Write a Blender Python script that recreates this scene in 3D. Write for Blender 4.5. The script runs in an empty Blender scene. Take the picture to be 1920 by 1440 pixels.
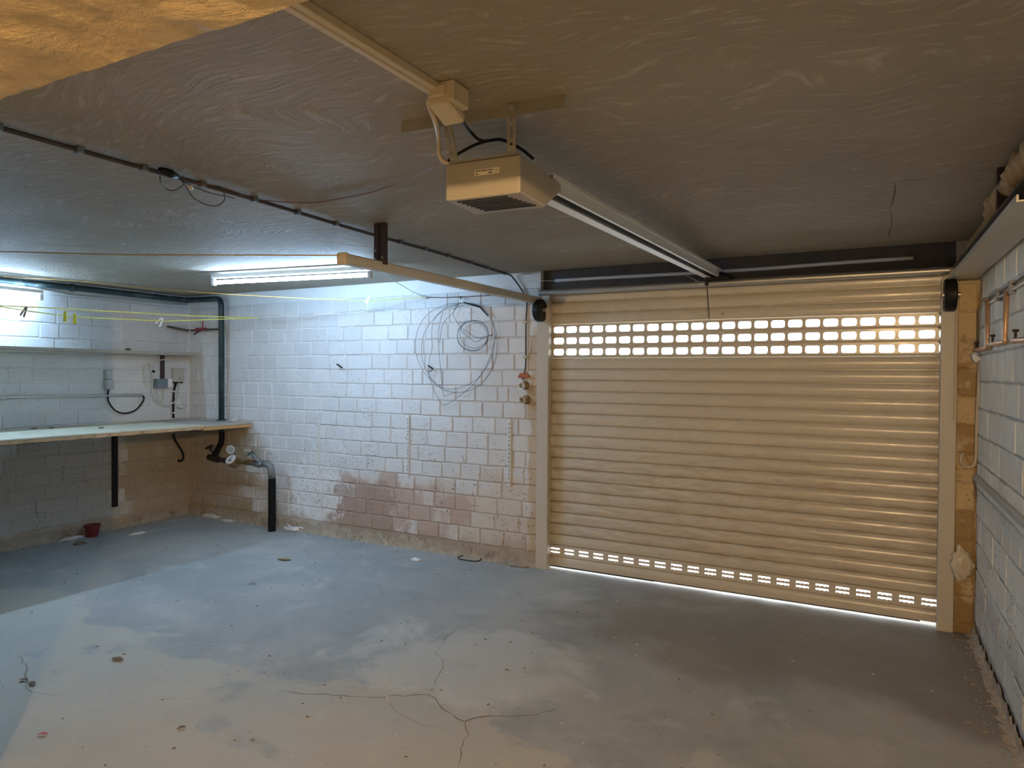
import bpy, bmesh, math, random
from mathutils import Vector as V, Matrix
random.seed(7)
SC = bpy.context.scene
COL = SC.collection

# ------------------------------------------------------------------ camera
CR = V((0.8840776, 0.46729508, 0.00648875))
CU = V((-0.01249387, 0.0097532, 0.99987438))
CF = V((-0.46717309, 0.88404761, -0.01446091))
FPX, CH = 1269.6, 1.4393
CAM = V((0, 0, CH))
D = 4.536            # y of the door wall
XC, XR = -6.103, 0.532
ZC = 2.2             # ceiling height
cd = bpy.data.cameras.new('camera'); cam = bpy.data.objects.new('camera', cd); COL.objects.link(cam)
cd.sensor_fit = 'HORIZONTAL'; cd.sensor_width = 36.0; cd.lens = FPX / 1920 * 36; cd.clip_start = 0.02
m = Matrix((CR, CU, -CF)).transposed().to_4x4(); m.translation = CAM
cam.matrix_world = m
SC.camera = cam
# ------------------------------------------------------------------ world, exposure, lamp strengths
W = bpy.data.worlds.new('overcast_sky'); SC.world = W; W.use_nodes = True
W.node_tree.nodes['Background'].inputs[0].default_value = (0.93, 0.97, 1.0, 1)
W.node_tree.nodes['Background'].inputs[1].default_value = 5.0
SC.view_settings.view_transform = 'Standard'; SC.view_settings.look = 'None'
SC.view_settings.exposure = 0.42; SC.view_settings.gamma = 1.0; SC.view_settings.use_curve_mapping = False
TUBE_L, TUBE_C = 110.0, (0.45, 0.69, 1.0)
BULB_L, BULB_C = 9700.0, (1.0, 0.64, 0.30)
LAMP = V((0.30, -1.0, 1.945))

# ------------------------------------------------------------------ helpers
def ray(u, v): return CF + CR * ((u - 960) / FPX) - CU * ((v - 720) / FPX)
def onp(u, v, ax, val):
    d = ray(u, v); t = (val - CAM[ax]) / d[ax]; return CAM + d * t
def Bk(u, v, y=D): return onp(u, v, 1, y)
def Lf(u, v, x=XC): return onp(u, v, 0, x)
def Rt(u, v, x=XR): return onp(u, v, 0, x)
def Fl(u, v, z=0.0): return onp(u, v, 2, z)
def onv(u, v, a, b):
    """point of the vertical plane through a and b seen at u, v"""
    n = V((b[1] - a[1], a[0] - b[0], 0)); d = ray(u, v)
    return CAM + d * ((V((a[0], a[1], 0)) - V((0, 0, 0))).dot(n) / d.dot(n))

def wloc(o):
    p = V((0, 0, 0))
    while o: p = p + o.location; o = o.parent
    return p
def tag(o, label=None, cat=None, group=None, kind=None):
    if label: o['label'] = label
    if cat: o['category'] = cat
    if group: o['group'] = group
    if kind: o['kind'] = kind
    return o
def thing(name, loc, label=None, cat=None, group=None, kind=None):
    o = bpy.data.objects.new(name, None); COL.objects.link(o); o.location = loc; o.empty_display_size = 0.05
    return tag(o, label, cat, group, kind)

class M:
    def __init__(s): s.v = []; s.f = []
    def box(s, lo, hi, mat=None):
        b = len(s.v)
        for z in (lo[2], hi[2]):
            for x, y in ((lo[0], lo[1]), (hi[0], lo[1]), (hi[0], hi[1]), (lo[0], hi[1])):
                p = V((x, y, z)); s.v.append(mat @ p if mat else p)
        s.f += [tuple(b + i for i in q) for q in ((3, 2, 1, 0), (4, 5, 6, 7), (0, 1, 5, 4), (1, 2, 6, 5), (2, 3, 7, 6), (3, 0, 4, 7))]
        return s
    def bar(s, a, b, w, h, up=V((0, 0, 1))):
        a, b = V(a), V(b); z = (b - a); L = z.length; z.normalize()
        x = up.cross(z)
        if x.length < 1e-4: x = V((1, 0, 0))
        x.normalize(); y = z.cross(x)
        mt = Matrix((x, y, z)).transposed().to_4x4(); mt.translation = a
        return s.box((-w / 2, -h / 2, 0), (w / 2, h / 2, L), mt)
    def tube(s, pts, r, n=8, closed=False):
        pts = [V(p) for p in pts]; N = len(pts); b = len(s.v)
        rr = r if isinstance(r, (list, tuple)) else [r] * N
        nrm = None
        for i, p in enumerate(pts):
            if closed: t = pts[(i + 1) % N] - pts[i - 1]
            else: t = pts[min(i + 1, N - 1)] - pts[max(i - 1, 0)]
            t.normalize()
            if nrm is None:
                nrm = t.orthogonal().normalized()
            else:
                nrm = nrm - t * nrm.dot(t)
                nrm = nrm.normalized() if nrm.length > 1e-6 else t.orthogonal().normalized()
            bi = t.cross(nrm)
            for k in range(n):
                a = 2 * math.pi * k / n
                s.v.append(p + (nrm * math.cos(a) + bi * math.sin(a)) * rr[i])
        for i in range(N if closed else N - 1):
            j = (i + 1) % N
            for k in range(n):
                l = (k + 1) % n
                s.f.append((b + i * n + k, b + i * n + l, b + j * n + l, b + j * n + k))
        if not closed:
            s.f.append(tuple(b + k for k in reversed(range(n)))); s.f.append(tuple(b + (N - 1) * n + k for k in range(n)))
        return s
    def lathe(s, prof, base, axis=V((0, 0, 1)), n=20):
        """prof: (radius, height) pairs along the axis"""
        axis = V(axis).normalized(); x = axis.orthogonal().normalized(); y = axis.cross(x); b = len(s.v); base = V(base)
        for r, h in prof:
            for k in range(n):
                a = 2 * math.pi * k / n
                s.v.append(base + axis * h + (x * math.cos(a) + y * math.sin(a)) * max(r, 1e-5))
        for i in range(len(prof) - 1):
            for k in range(n):
                l = (k + 1) % n
                s.f.append((b + i * n + k, b + i * n + l, b + (i + 1) * n + l, b + (i + 1) * n + k))
        return s
    def prism(s, poly, o, a, bvec, ext):
        """polygon (list of 2D) in the plane o, a, b pushed along ext"""
        b = len(s.v); o, a, bvec, ext = V(o), V(a), V(bvec), V(ext); n = len(poly)
        for p in poly: s.v.append(o + a * p[0] + bvec * p[1])
        for p in poly: s.v.append(o + a * p[0] + bvec * p[1] + ext)
        s.f.append(tuple(b + i for i in reversed(range(n)))); s.f.append(tuple(b + n + i for i in range(n)))
        for i in range(n):
            j = (i + 1) % n; s.f.append((b + i, b + j, b + n + j, b + n + i))
        return s
    def blob(s, c, r, sx=1, sy=1, sz=1, n=10, jit=0.15, zmin=None):
        b = len(s.v); c = V(c); ph = [random.random() * 6 for _ in range(6)]
        for i in range(n + 1):
            th = math.pi * i / n
            for k in range(n * 2):
                f = math.pi * k / n
                d = V((math.sin(th) * math.cos(f), math.sin(th) * math.sin(f), math.cos(th)))
                w = 1 + jit * (math.sin(5 * d.x + ph[0]) * math.sin(6 * d.y + ph[1]) + .7 * math.sin(9 * d.z + ph[2] + 7 * d.x) + .5 * math.sin(13 * d.y + ph[3] + 6 * d.z))
                p = V((d.x * sx, d.y * sy, d.z * sz)) * (r * w) + c
                if zmin is not None and p.z < zmin: p.z = zmin
                s.v.append(p)
        for i in range(n):
            for k in range(2 * n):
                l = (k + 1) % (2 * n)
                s.f.append((b + i * 2 * n + k, b + (i + 1) * 2 * n + k, b + (i + 1) * 2 * n + l, b + i * 2 * n + l))
        return s
    def build(s, name, mat, parent=None, smooth=False, bevel=0.0, bseg=1):
        me = bpy.data.meshes.new(name)
        if parent: o0 = wloc(parent)
        else:
            xs = [p.x for p in s.v]; ys = [p.y for p in s.v]; zs = [p.z for p in s.v]
            o0 = V(((min(xs) + max(xs)) / 2, (min(ys) + max(ys)) / 2, min(zs)))
        me.from_pydata([tuple(V(p) - o0) for p in s.v], [], s.f); me.update()
        bm = bmesh.new(); bm.from_mesh(me)
        bmesh.ops.recalc_face_normals(bm, faces=bm.faces)
        if bevel > 0:
            es = [e for e in bm.edges if len(e.link_faces) == 2 and e.calc_face_angle(0) > 0.6]
            bmesh.ops.bevel(bm, geom=es, offset=bevel, segments=bseg, profile=0.5, affect='EDGES', clamp_overlap=True)
        bm.to_mesh(me); bm.free()
        if smooth:
            for p in me.polygons: p.use_smooth = True
            if smooth != 'all': me.set_sharp_from_angle(angle=math.radians(40))
        if mat: me.materials.append(mat)
        o = bpy.data.objects.new(name, me); COL.objects.link(o)
        if parent: o.parent = parent
        else: o.location = o0
        return o

def spline(pts, k=6, closed=False):
    pts = [V(p) for p in pts]; N = len(pts); out = []
    rng = range(N) if closed else range(N - 1)
    for i in rng:
        if closed: p0, p1, p2, p3 = pts[i - 1], pts[i], pts[(i + 1) % N], pts[(i + 2) % N]
        else: p0, p1, p2, p3 = pts[max(i - 1, 0)], pts[i], pts[i + 1], pts[min(i + 2, N - 1)]
        for j in range(k):
            t = j / k
            out.append(0.5 * ((2 * p1) + (p2 - p0) * t + (2 * p0 - 5 * p1 + 4 * p2 - p3) * t * t + (3 * p1 - p0 - 3 * p2 + p3) * t ** 3))
    if not closed: out.append(pts[-1])
    return out
def fillet(pts, r, k=6):
    pts = [V(p) for p in pts]; out = [pts[0]]
    for i in range(1, len(pts) - 1):
        a, b, c = pts[i - 1], pts[i], pts[i + 1]
        u = (a - b); w = (c - b); q = min(r, u.length * .49, w.length * .49)
        p0 = b + u.normalized() * q; p2 = b + w.normalized() * q
        for j in range(k + 1):
            t = j / k; out.append(p0 * (1 - t) ** 2 + b * 2 * t * (1 - t) + p2 * t * t)
    out.append(pts[-1]); return out

# ------------------------------------------------------------------ materials
class N:
    def __init__(s, name):
        s.m = bpy.data.materials.new(name); s.m.use_nodes = True; s.t = s.m.node_tree; s.n = s.t.nodes; s.b = s.n['Principled BSDF']
        s._pos = None; s._rnd = None
    def new(s, ty, **k):
        n = s.n.new(ty)
        for a, b in k.items(): setattr(n, a, b)
        return n
    def link(s, a, b): s.t.links.new(a, b)
    def pos(s):
        if not s._pos: s._pos = s.new('ShaderNodeNewGeometry').outputs['Position']
        return s._pos
    def obj(s): return s.new('ShaderNodeTexCoord').outputs['Object']
    def sep(s):
        if not hasattr(s, '_sep'):
            s._sep = s.new('ShaderNodeSeparateXYZ'); s.link(s.pos(), s._sep.inputs[0])
        return s._sep
    def rnd(s):
        if not s._rnd: s._rnd = s.new('ShaderNodeObjectInfo').outputs['Random']
        return s._rnd
    def setin(s, inp, x):
        if isinstance(x, (int, float)): inp.default_value = x
        elif isinstance(x, tuple): inp.default_value = (x + (1,))[:len(inp.default_value)] if len(inp.default_value) == 4 else x
        else: s.link(x, inp)
    def scale(s, vec, k):
        n = s.new('ShaderNodeVectorMath', operation='MULTIPLY'); s.link(vec, n.inputs[0]); n.inputs[1].default_value = k; return n.outputs[0]
    def noise(s, sc, det=4, rough=.55, vec=None, dist=0.0):
        n = s.new('ShaderNodeTexNoise'); n.inputs['Scale'].default_value = sc; n.inputs['Detail'].default_value = det
        n.inputs['Roughness'].default_value = rough; n.inputs['Distortion'].default_value = dist
        s.link(vec if vec is not None else s.pos(), n.inputs['Vector']); return n.outputs['Fac']
    def rng(s, x, a, b, lo=0.0, hi=1.0):
        n = s.new('ShaderNodeMapRange', interpolation_type='SMOOTHSTEP'); s.setin(n.inputs[0], x)
        n.inputs[1].default_value = a; n.inputs[2].default_value = b; n.inputs[3].default_value = lo; n.inputs[4].default_value = hi
        if a > b: n.inputs[1].default_value, n.inputs[2].default_value = b, a; n.inputs[3].default_value, n.inputs[4].default_value = hi, lo
        return n.outputs[0]
    def mth(s, op, a, b=0.0):
        n = s.new('ShaderNodeMath', operation=op); s.setin(n.inputs[0], a); s.setin(n.inputs[1], b); return n.outputs[0]
    def mix(s, f, a, b, bt='MIX'):
        n = s.new('ShaderNodeMix', data_type='RGBA', blend_type=bt); s.setin(n.inputs[0], f); s.setin(n.inputs[6], a); s.setin(n.inputs[7], b); return n.outputs[2]
    def bump(s, h, st=.3, dist=.01, prev=None):
        n = s.new('ShaderNodeBump'); n.inputs['Strength'].default_value = st; n.inputs['Distance'].default_value = dist; s.link(h, n.inputs['Height'])
        if prev is not None: s.link(prev, n.inputs['Normal'])
        return n.outputs[0]
    def out(s, col=None, rough=None, metal=None, nrm=None, spec=None):
        if col is not None: s.setin(s.b.inputs['Base Color'], col)
        if rough is not None: s.setin(s.b.inputs['Roughness'], rough)
        if metal is not None: s.setin(s.b.inputs['Metallic'], metal)
        if spec is not None: s.setin(s.b.inputs['Specular IOR Level'], spec)
        if nrm is not None: s.link(nrm, s.b.inputs['Normal'])
        return s.m

def plain(name, c, rough=.5, metal=0.0, var=.18, sc=18, bmp=.06, spec=.5, dirt=None):
    n = N(name); f = n.noise(sc, 5, .6, n.obj())
    col = n.mix(f, tuple(x * (1 - var) for x in c), tuple(min(1, x * (1 + var)) for x in c))
    if dirt:
        g = n.noise(sc * .5, 6, .7, n.obj()); col = n.mix(n.rng(g, .5, .68, 0, .8), col, dirt)
    return n.out(col, rough, metal, n.bump(f, bmp, .01), spec)

def emis(name, c, st):
    n = N(name); n.b.inputs['Base Color'].default_value = (0, 0, 0, 1)
    n.b.inputs['Emission Color'].default_value = c + (1,); n.b.inputs['Emission Strength'].default_value = st; n.b.inputs['Specular IOR Level'].default_value = 0
    return n.m

def brick_paint(name, zones, base=(.74, .75, .75), mortar=False, specks=True):
    """whitewashed brick: zones = (ranges, colour, strength, noise scale, brick-to-brick weight, noise weight)"""
    n = N(name); S = n.sep(); ax = {'x': S.outputs[0], 'y': S.outputs[1], 'z': S.outputs[2]}
    n1 = n.noise(7, 6, .65); n2 = n.noise(45, 4, .6)
    col = n.mix(n1, tuple(c * .86 for c in base), tuple(min(1, c * 1.06) for c in base))
    if not mortar: col = n.mix(n.mth('MULTIPLY', n.rnd(), .38), col, (.55, .55, .54))
    for rg, c, st, sc, wr, wn in zones:
        mk = None
        for a, lo, hi in rg:
            q = n.rng(ax[a], lo, hi); mk = q if mk is None else n.mth('MULTIPLY', mk, q)
        nz = n.mth('MULTIPLY', n.mth('SUBTRACT', n.noise(sc, 6, .68), .5), wn)
        tot = n.mth('ADD', mk, nz)
        if not mortar and wr: tot = n.mth('ADD', tot, n.mth('MULTIPLY', n.mth('SUBTRACT', n.rnd(), .5), wr))
        tot = n.mth('MULTIPLY', n.rng(tot, .42, .78), n.rng(mk, .02, .2))
        col = n.mix(n.mth('MULTIPLY', tot, st), col, c)
    if specks:
        sp = n.mth('ADD', n.mth('MULTIPLY', n.noise(48, 5, .7), .8), n.mth('MULTIPLY', n.noise(5, 3, .5), .25)); lowz = n.rng(ax['z'], 1.5, .4, .0, 1.0)
        col = n.mix(n.mth('MULTIPLY', n.rng(sp, .595, .665), n.mth('ADD', .25, n.mth('MULTIPLY', lowz, .6))), col, (.16, .12, .09))
    b = n.bump(n1, .5, .014); b = n.bump(n2, .45, .005, b)
    return n.out(col, .75, 0, b, .3)

pink, tan, ochre = (.50, .37, .31), (.47, .40, .30), (.36, .26, .13)
ZB = [((('z', 1.0, .25), ('x', -4.75, -4.3)), (.60, .51, .42), .6, 3.5, .4, 1.4),
      ((('z', .70, .40), ('x', -5.0, -4.0), ('x', -2.3, -3.3)), (.44, .29, .23), .62, 7, .8, 2.0),
      ((('z', .62, .40), ('x', -4.9, -4.2), ('x', -3.2, -3.8)), (.29, .19, .15), .5, 12, .5, 2.4),
      ((('z', .75, .5), ('x', -4.9, -4.5), ('x', -3.9, -4.3)), (.86, .86, .86), .8, 9, .3, 2.6),
      ((('z', .36, .0),), (.40, .32, .24), .55, 7, .3, 1.3),
      ((('x', -4.75, -5.4), ('z', 1.05, .85)), ochre, .72, 3.5, .75, .8),
      ((('x', -2.32, -2.2), ('z', 1.95, 1.6)), (.50, .36, .20), .7, 5, .5, .9)]
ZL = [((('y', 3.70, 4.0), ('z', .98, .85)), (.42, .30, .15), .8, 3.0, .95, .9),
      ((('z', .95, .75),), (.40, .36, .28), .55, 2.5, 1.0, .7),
      ((('z', .25, .0),), (.42, .30, .20), .7, 6, .3, 1.0)]
ZR = [((('z', .55, .1),), (.52, .47, .43), .5, 4, .3, 1.0), ((('z', .12, .0),), (.30, .23, .16), .8, 8, .2, 1.0)]
ZP = [((('z', 6.0, -2.5),), (.36, .24, .10), .85, 9, .5, 2.4), ((('z', .5, .0),), (.28, .19, .09), .7, 8, .4, 1.0)]
m_brick_back = brick_paint('whitewashed_brick_door_wall', ZB)
m_brick_left = brick_paint('whitewashed_brick_left', ZL)
m_brick_right = brick_paint('whitewashed_brick_right', ZR, base=(.92, .91, .82))
m_brick_pier = brick_paint('worn_brick_pier', ZP, base=(.64, .51, .31))
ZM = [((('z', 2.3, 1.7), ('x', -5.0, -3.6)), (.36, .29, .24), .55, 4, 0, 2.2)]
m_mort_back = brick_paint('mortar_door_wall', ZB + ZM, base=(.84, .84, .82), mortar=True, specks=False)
m_mort_left = brick_paint('mortar_left', ZL, base=(.80, .79, .77), mortar=True, specks=False)
m_mort_right = brick_paint('mortar_right', ZR, base=(.50, .51, .48), mortar=True, specks=False)
m_mort_pier = brick_paint('mortar_pier', ZP, base=(.6, .5, .38), mortar=True, specks=False)

def floor_mat():
    n = N('worn_concrete_floor'); S = n.sep(); X, Y = S.outputs[0], S.outputs[1]
    a = n.noise(.9, 5, .6, dist=.6); b = n.noise(3.2, 7, .65, dist=.4); c = n.noise(26, 5, .6); d = n.noise(140, 3, .6)
    col = n.mix(n.rng(a, .35, .66), (.31, .335, .335), (.43, .435, .415))
    col = n.mix(n.rng(b, .5, .72, 0, .55), col, (.55, .57, .54))                       # dusty, paler smears
    col = n.mix(n.rng(n.noise(2.1, 6, .6, n.scale(n.pos(), (1, 1.7, 1))), .54, .70, 0, .45), col, (.26, .28, .28))
    near = n.rng(Y, 3.0, 2.0)
    sand = n.mth('ADD', n.mth('MULTIPLY', near, .29), n.noise(1.15, 6, .62, n.scale(n.pos(), (.8, 1.3, 1))))
    col = n.mix(n.rng(sand, .685, .74, 0, .6), col, (.55, .52, .43))                     # sandy screed patches
    dirt = n.mth('MULTIPLY', n.rng(X, -2.2, -.7), n.rng(Y, 2.8, 3.8))  # brown dirt plus the dimmer light by the door, both put into the colour
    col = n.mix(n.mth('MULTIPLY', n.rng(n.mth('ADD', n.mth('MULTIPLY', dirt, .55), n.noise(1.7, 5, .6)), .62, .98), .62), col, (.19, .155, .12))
    gx = n.mth('MULTIPLY', n.rng(X, -2.9, -1.9), n.rng(X, -.6, -1.6)); gy = n.mth('MULTIPLY', n.rng(Y, 2.2, 2.7), n.rng(Y, 3.7, 3.0))
    grit = n.mth('ADD', n.mth('MULTIPLY', n.mth('MULTIPLY', gx, gy), .5), n.noise(2.6, 6, .65, dist=.5))
    col = n.mix(n.rng(grit, .72, .95, 0, .6), col, (.64, .65, .61))
    col = n.mix(n.rng(c, .62, .72, 0, .35), col, (.22, .20, .17))
    col = n.mix(n.rng(n.noise(70, 2, .5), .70, .75, 0, .55), col, (.12, .10, .08))
    bp = n.bump(b, .25, .012); bp = n.bump(c, .22, .004, bp); bp = n.bump(d, .2, .0015, bp)
    return n.out(col, n.rng(b, .3, .7, .52, .78), 0, bp, .4)
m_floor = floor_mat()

def ceil_mat():
    n = N('trowelled_plaster_ceiling')
    w = n.new('ShaderNodeTexNoise', noise_dimensions='3D'); w.inputs['Scale'].default_value = 1.3; n.link(n.pos(), w.inputs['Vector'])
    wv = n.new('ShaderNodeVectorMath', operation='SCALE'); n.link(w.outputs['Color'], wv.inputs[0]); wv.inputs['Scale'].default_value = .75
    ad = n.new('ShaderNodeVectorMath', operation='ADD'); n.link(n.pos(), ad.inputs[0]); n.link(wv.outputs[0], ad.inputs[1])
    st = n.noise(9, 6, .62, n.scale(ad.outputs[0], (1.0, 5.5, 1)))
    s2 = n.noise(34, 4, .6, n.scale(ad.outputs[0], (1.0, 6, 1)))
    a = n.noise(1.4, 5, .6)
    col = n.mix(a, (.29, .25, .19), (.41, .36, .28))
    col = n.mix(n.rng(st, .52, .74, 0, .7), col, (.56, .53, .47))
    col = n.mix(n.rng(n.noise(22, 3, .5), .70, .76, 0, .5), col, (.6, .56, .48))
    bp = n.bump(st, .8, .02); bp = n.bump(s2, .35, .004, bp)
    return n.out(col, .7, 0, bp, .35)
m_ceil = ceil_mat()

def soffit_mat():
    n = N('rough_plaster_soffit'); a = n.noise(5, 7, .7, dist=.8); b = n.noise(18, 6, .7); c = n.noise(60, 4, .6)
    col = n.mix(a, (.42, .31, .17), (.66, .53, .33))
    col = n.mix(n.rng(n.noise(7, 4, .6), .68, .73, 0, .9), col, (.16, .10, .05))
    bp = n.bump(a, .7, .03); bp = n.bump(b, .6, .012, bp); bp = n.bump(c, .4, .004, bp)
    return n.out(col, .6, 0, bp, .4)
m_soffit = soffit_mat()
m_plaster = plain('grey_plaster', (.42, .38, .32), .85, 0, .2, 3, .3)

def slat_mat():
    n = N('cream_lacquered_slat'); S = n.sep(); X, Z = S.outputs[0], S.outputs[2]
    a = n.noise(3, 5, .6); st = n.noise(7, 6, .7, n.scale(n.pos(), (.9, 1, 5)))
    col = n.mix(a, (.60, .56, .48), (.68, .64, .55))
    low = n.mth('MULTIPLY', n.rng(Z, 1.25, .75), n.rng(Z, .10, .28))
    wear = n.rng(n.mth('ADD', st, n.mth('MULTIPLY', low, .20)), .66, .78, 0, .5)
    col = n.mix(wear, col, (.42, .34, .25))
    sc = n.noise(26, 5, .7, n.scale(n.pos(), (.55, 1, 4)))
    fl = n.mth('MULTIPLY', n.mth('MULTIPLY', n.rng(Z, .80, .5), n.rng(Z, .2, .32)), n.rng(sc, .55, .62, 0, .5))
    col = n.mix(n.mth('MULTIPLY', fl, n.rng(n.noise(2.2, 3, .5), .42, .58)), col, (.74, .66, .52))
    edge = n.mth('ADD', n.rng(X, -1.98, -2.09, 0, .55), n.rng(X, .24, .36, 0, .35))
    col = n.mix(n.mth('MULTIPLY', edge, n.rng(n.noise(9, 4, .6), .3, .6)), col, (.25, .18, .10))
    return n.out(col, n.rng(st, .3, .7, .20, .32), 0, n.bump(sc, .05, .003), .5)
m_slat = slat_mat()
m_post = plain('beige_guide_post', (.56, .53, .46), .5, 0, .08, 6, .05)
m_galv = plain('galvanised_steel', (.60, .61, .60), .36, .85, .14, 12, .05)
m_alu = plain('aluminium_rail', (.80, .83, .84), .42, .3, .08, 8, .04)
m_dgalv = plain('dull_galvanised_strap', (.40, .37, .31), .5, .5, .2, 20, .08)
m_black = plain('black_plastic', (.010, .010, .011), .5, 0, .2, 20, .05, .25)
m_rubber = plain('black_rubber', (.03, .032, .034), .6, 0, .2, 20, .1)
m_cablew = plain('white_cable', (.66, .64, .58), .5, 0, .1)
m_cabledk = plain('dark_cable', (.07, .055, .045), .6, 0, .25)
m_redwire = plain('red_brown_wire', (.22, .07, .04), .6, 0, .2)
m_greypl = plain('grey_plastic', (.44, .46, .47), .45, 0, .1, 14, .03)
m_dgreypl = plain('blue_grey_plastic', (.17, .22, .25), .45, 0, .1, 14, .03)
m_whitepl = plain('white_plastic', (.80, .80, .78), .42, 0, .06, 14, .03)
m_beigepl = plain('beige_plastic', (.58, .50, .36), .45, 0, .08, 14, .03)
m_housing = plain('opener_housing', (.40, .37, .31), .42, 0, .08, 9, .04)
m_conduit = plain('painted_conduit', (.60, .60, .58), .5, 0, .12, 9, .06)
m_pipegreen = plain('dark_green_iron_pipe', (.018, .040, .045), .42, .1, .4, 12, .12, dirt=(.16, .19, .18))
m_pipeblack = plain('black_pipe', (.008, .008, .009), .6, 0, .3, 16, .06, .2)
m_brass = plain('tarnished_brass', (.30, .20, .09), .45, .6, .35, 30, .15, dirt=(.12, .08, .05))
m_lead = plain('grey_zinc_fitting', (.23, .24, .235), .55, .4, .3, 25, .2)
m_rust = plain('rusty_iron', (.045, .028, .022), .7, .2, .4, 30, .25)
m_redp = plain('red_valve_paint', (.34, .05, .06), .5, 0, .3, 30, .12)
m_copper = plain('copper_rod', (.62, .40, .26), .4, .5, .15, 20, .05)
m_bench = plain('worn_bench_board', (.60, .56, .42), .6, 0, .16, 5, .08, dirt=(.36, .31, .22))
m_edge = plain('raw_wood_edge', (.55, .36, .19), .75, 0, .35, 30, .25, dirt=(.25, .13, .06))
m_wood = plain('orange_softwood', (.55, .30, .11), .65, 0, .25, 14, .12)
m_shelf = plain('grey_weathered_board', (.42, .39, .33), .75, 0, .25, 8, .15)
m_darkpaint = plain('dark_brown_steel', (.055, .032, .03), .5, .1, .25, 15, .08)
m_track = plain('grey_lacquered_track', (.56, .54, .47), .45, .3, .12, 7, .04)
m_chshade = plain('channel_shade', (.16, .15, .14), .5, .3, .2, 7, .04)  # darker copy of the track grey, shade inside channels painted in
m_lintel = plain('dark_lintel_concrete', (.10, .09, .085), .85, 0, .35, 14, .4)
m_strip = plain('painted_sky_leak', (.72, .79, .88), .4, 0, .08, 10, .03)  # leaking sky light given as a pale colour
m_yrope = plain('yellow_line', (.82, .80, .16), .5, 0, .06)
m_orope = plain('orange_line', (.62, .36, .09), .6, 0, .1)
m_ypeg = plain('yellow_peg', (.85, .75, .05), .4, 0, .05)
m_wpeg = plain('white_peg', (.85, .84, .80), .4, 0, .05)
m_bpeg = plain('weathered_wooden_peg', (.40, .28, .22), .7, 0, .2)
m_pot = plain('dark_red_pot', (.17, .018, .022), .45, 0, .15, 12, .05)
m_cloth = plain('white_rag', (.82, .82, .82), .9, 0, .08, 20, .25)
m_plasterlump = plain('fallen_plaster', (.64, .60, .54), .9, 0, .15, 20, .4)
m_foam = plain('brown_foam', (.42, .27, .12), .85, 0, .35, 18, .6, dirt=(.20, .11, .05))
m_terra = plain('terracotta', (.42, .13, .05), .7, 0, .25, 20, .15)
m_leaf = plain('dry_leaf', (.20, .13, .08), .8, 0, .25)
m_web = plain('cobweb', (.62, .62, .62), .9, 0, .1)
m_chip = plain('debris', (.34, .30, .25), .9, 0, .5, 3, .1)
m_chipw = plain('pale_debris', (.72, .70, .66), .9, 0, .2, 3, .1)
m_crack = plain('crack_dirt', (.15, .10, .06), .95, 0, .3, 20, .2)
m_footing = plain('crumbling_footing', (.42, .36, .28), .95, 0, .45, 12, .7, dirt=(.20, .15, .10))
m_label = plain('paper_label', (.86, .80, .66), .6, 0, .03)
m_ink = plain('label_print', (.10, .07, .04), .7, 0, .05)
m_drive = plain('outside_paving', (.62, .63, .64), .9, 0, .15, 3, .2)
m_bag = plain('crumpled_plastic', (.62, .55, .44), .35, 0, .15, 14, .2)
m_redpk = plain('red_wrapper', (.55, .06, .05), .4, 0, .1)
m_blue = plain('blue_chip', (.12, .22, .42), .5, 0, .1)
m_tube = emis('fluorescent_glow', TUBE_C, TUBE_L)
m_bulb = emis('warm_filament_glow', BULB_C, BULB_L)
def pane_mat():
    n = N('clear_window_plastic'); n.n.remove(n.b); o = n.n['Material Output']
    t = n.new('ShaderNodeBsdfTransparent'); t.inputs[0].default_value = (.95, .98, 1, 1)
    g = n.new('ShaderNodeBsdfGlossy'); g.inputs[0].default_value = (1, 1, 1, 1); g.inputs['Roughness'].default_value = .22
    f = n.new('ShaderNodeFresnel'); f.inputs[0].default_value = 1.5
    x = n.new('ShaderNodeMixShader'); n.link(f.outputs[0], x.inputs[0]); n.link(t.outputs[0], x.inputs[1]); n.link(g.outputs[0], x.inputs[2]); n.link(x.outputs[0], o.inputs[0])
    return n.m
m_pane = pane_mat()

# ------------------------------------------------------------------ room shell
st = dict(kind='structure')
T = .25; YB = -3.4
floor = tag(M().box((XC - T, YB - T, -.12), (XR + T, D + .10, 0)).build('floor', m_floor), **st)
tag(M().box((-9, D + .10, -.16), (5, 12, -.035)).build('ground', m_drive), **st)
tag(M().box((XC - T, YB - T, ZC), (XR + T, D - .015, ZC + .2)).build('ceiling', m_ceil), **st)
tag(M().box((XC - T, D - .015, ZC + .03), (XR + T, D + .6, ZC + .25)).build('ceiling_door_recess', m_lintel), **st)
wl = tag(M().box((XC - T, YB - T, -.1), (XC - .006, D + T, ZC + .05)).build('wall_left', m_mort_left), **st)
wr = tag(M().box((XR + .006, YB - T, -.1), (XR + T, D + T, ZC + .05)).build('wall_right', m_mort_right), **st)
tag(M().box((XC, YB - T, -.1), (XR, YB, ZC + .05)).build('wall_front', m_plaster), **st)
XL0, XR0 = -2.165, .425            # clear opening between the masonry
wb = tag(M().box((XC - .05, D + .006, -.1), (XL0, D + .24, ZC + .04)).build('wall_back', m_mort_back), **st)
pier = tag(M().box((XR0, D + .006, -.1), (XR + .05, D + .24, ZC + .04)).build('pillar', m_mort_pier), **st)
lint = tag(M().box((XL0 - .02, D + .055, 2.045), (XR0 + .08, D + .24, ZC + .04)).build('lintel', m_lintel), **st)
# pale strip along the lintel, coloured as sky light leaking in
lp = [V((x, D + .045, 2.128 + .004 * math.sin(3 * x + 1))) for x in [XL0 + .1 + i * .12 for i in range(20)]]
M().tube(lp, .012, 8).build('sky_leak_strip', m_strip, lint, smooth='all')
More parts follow.
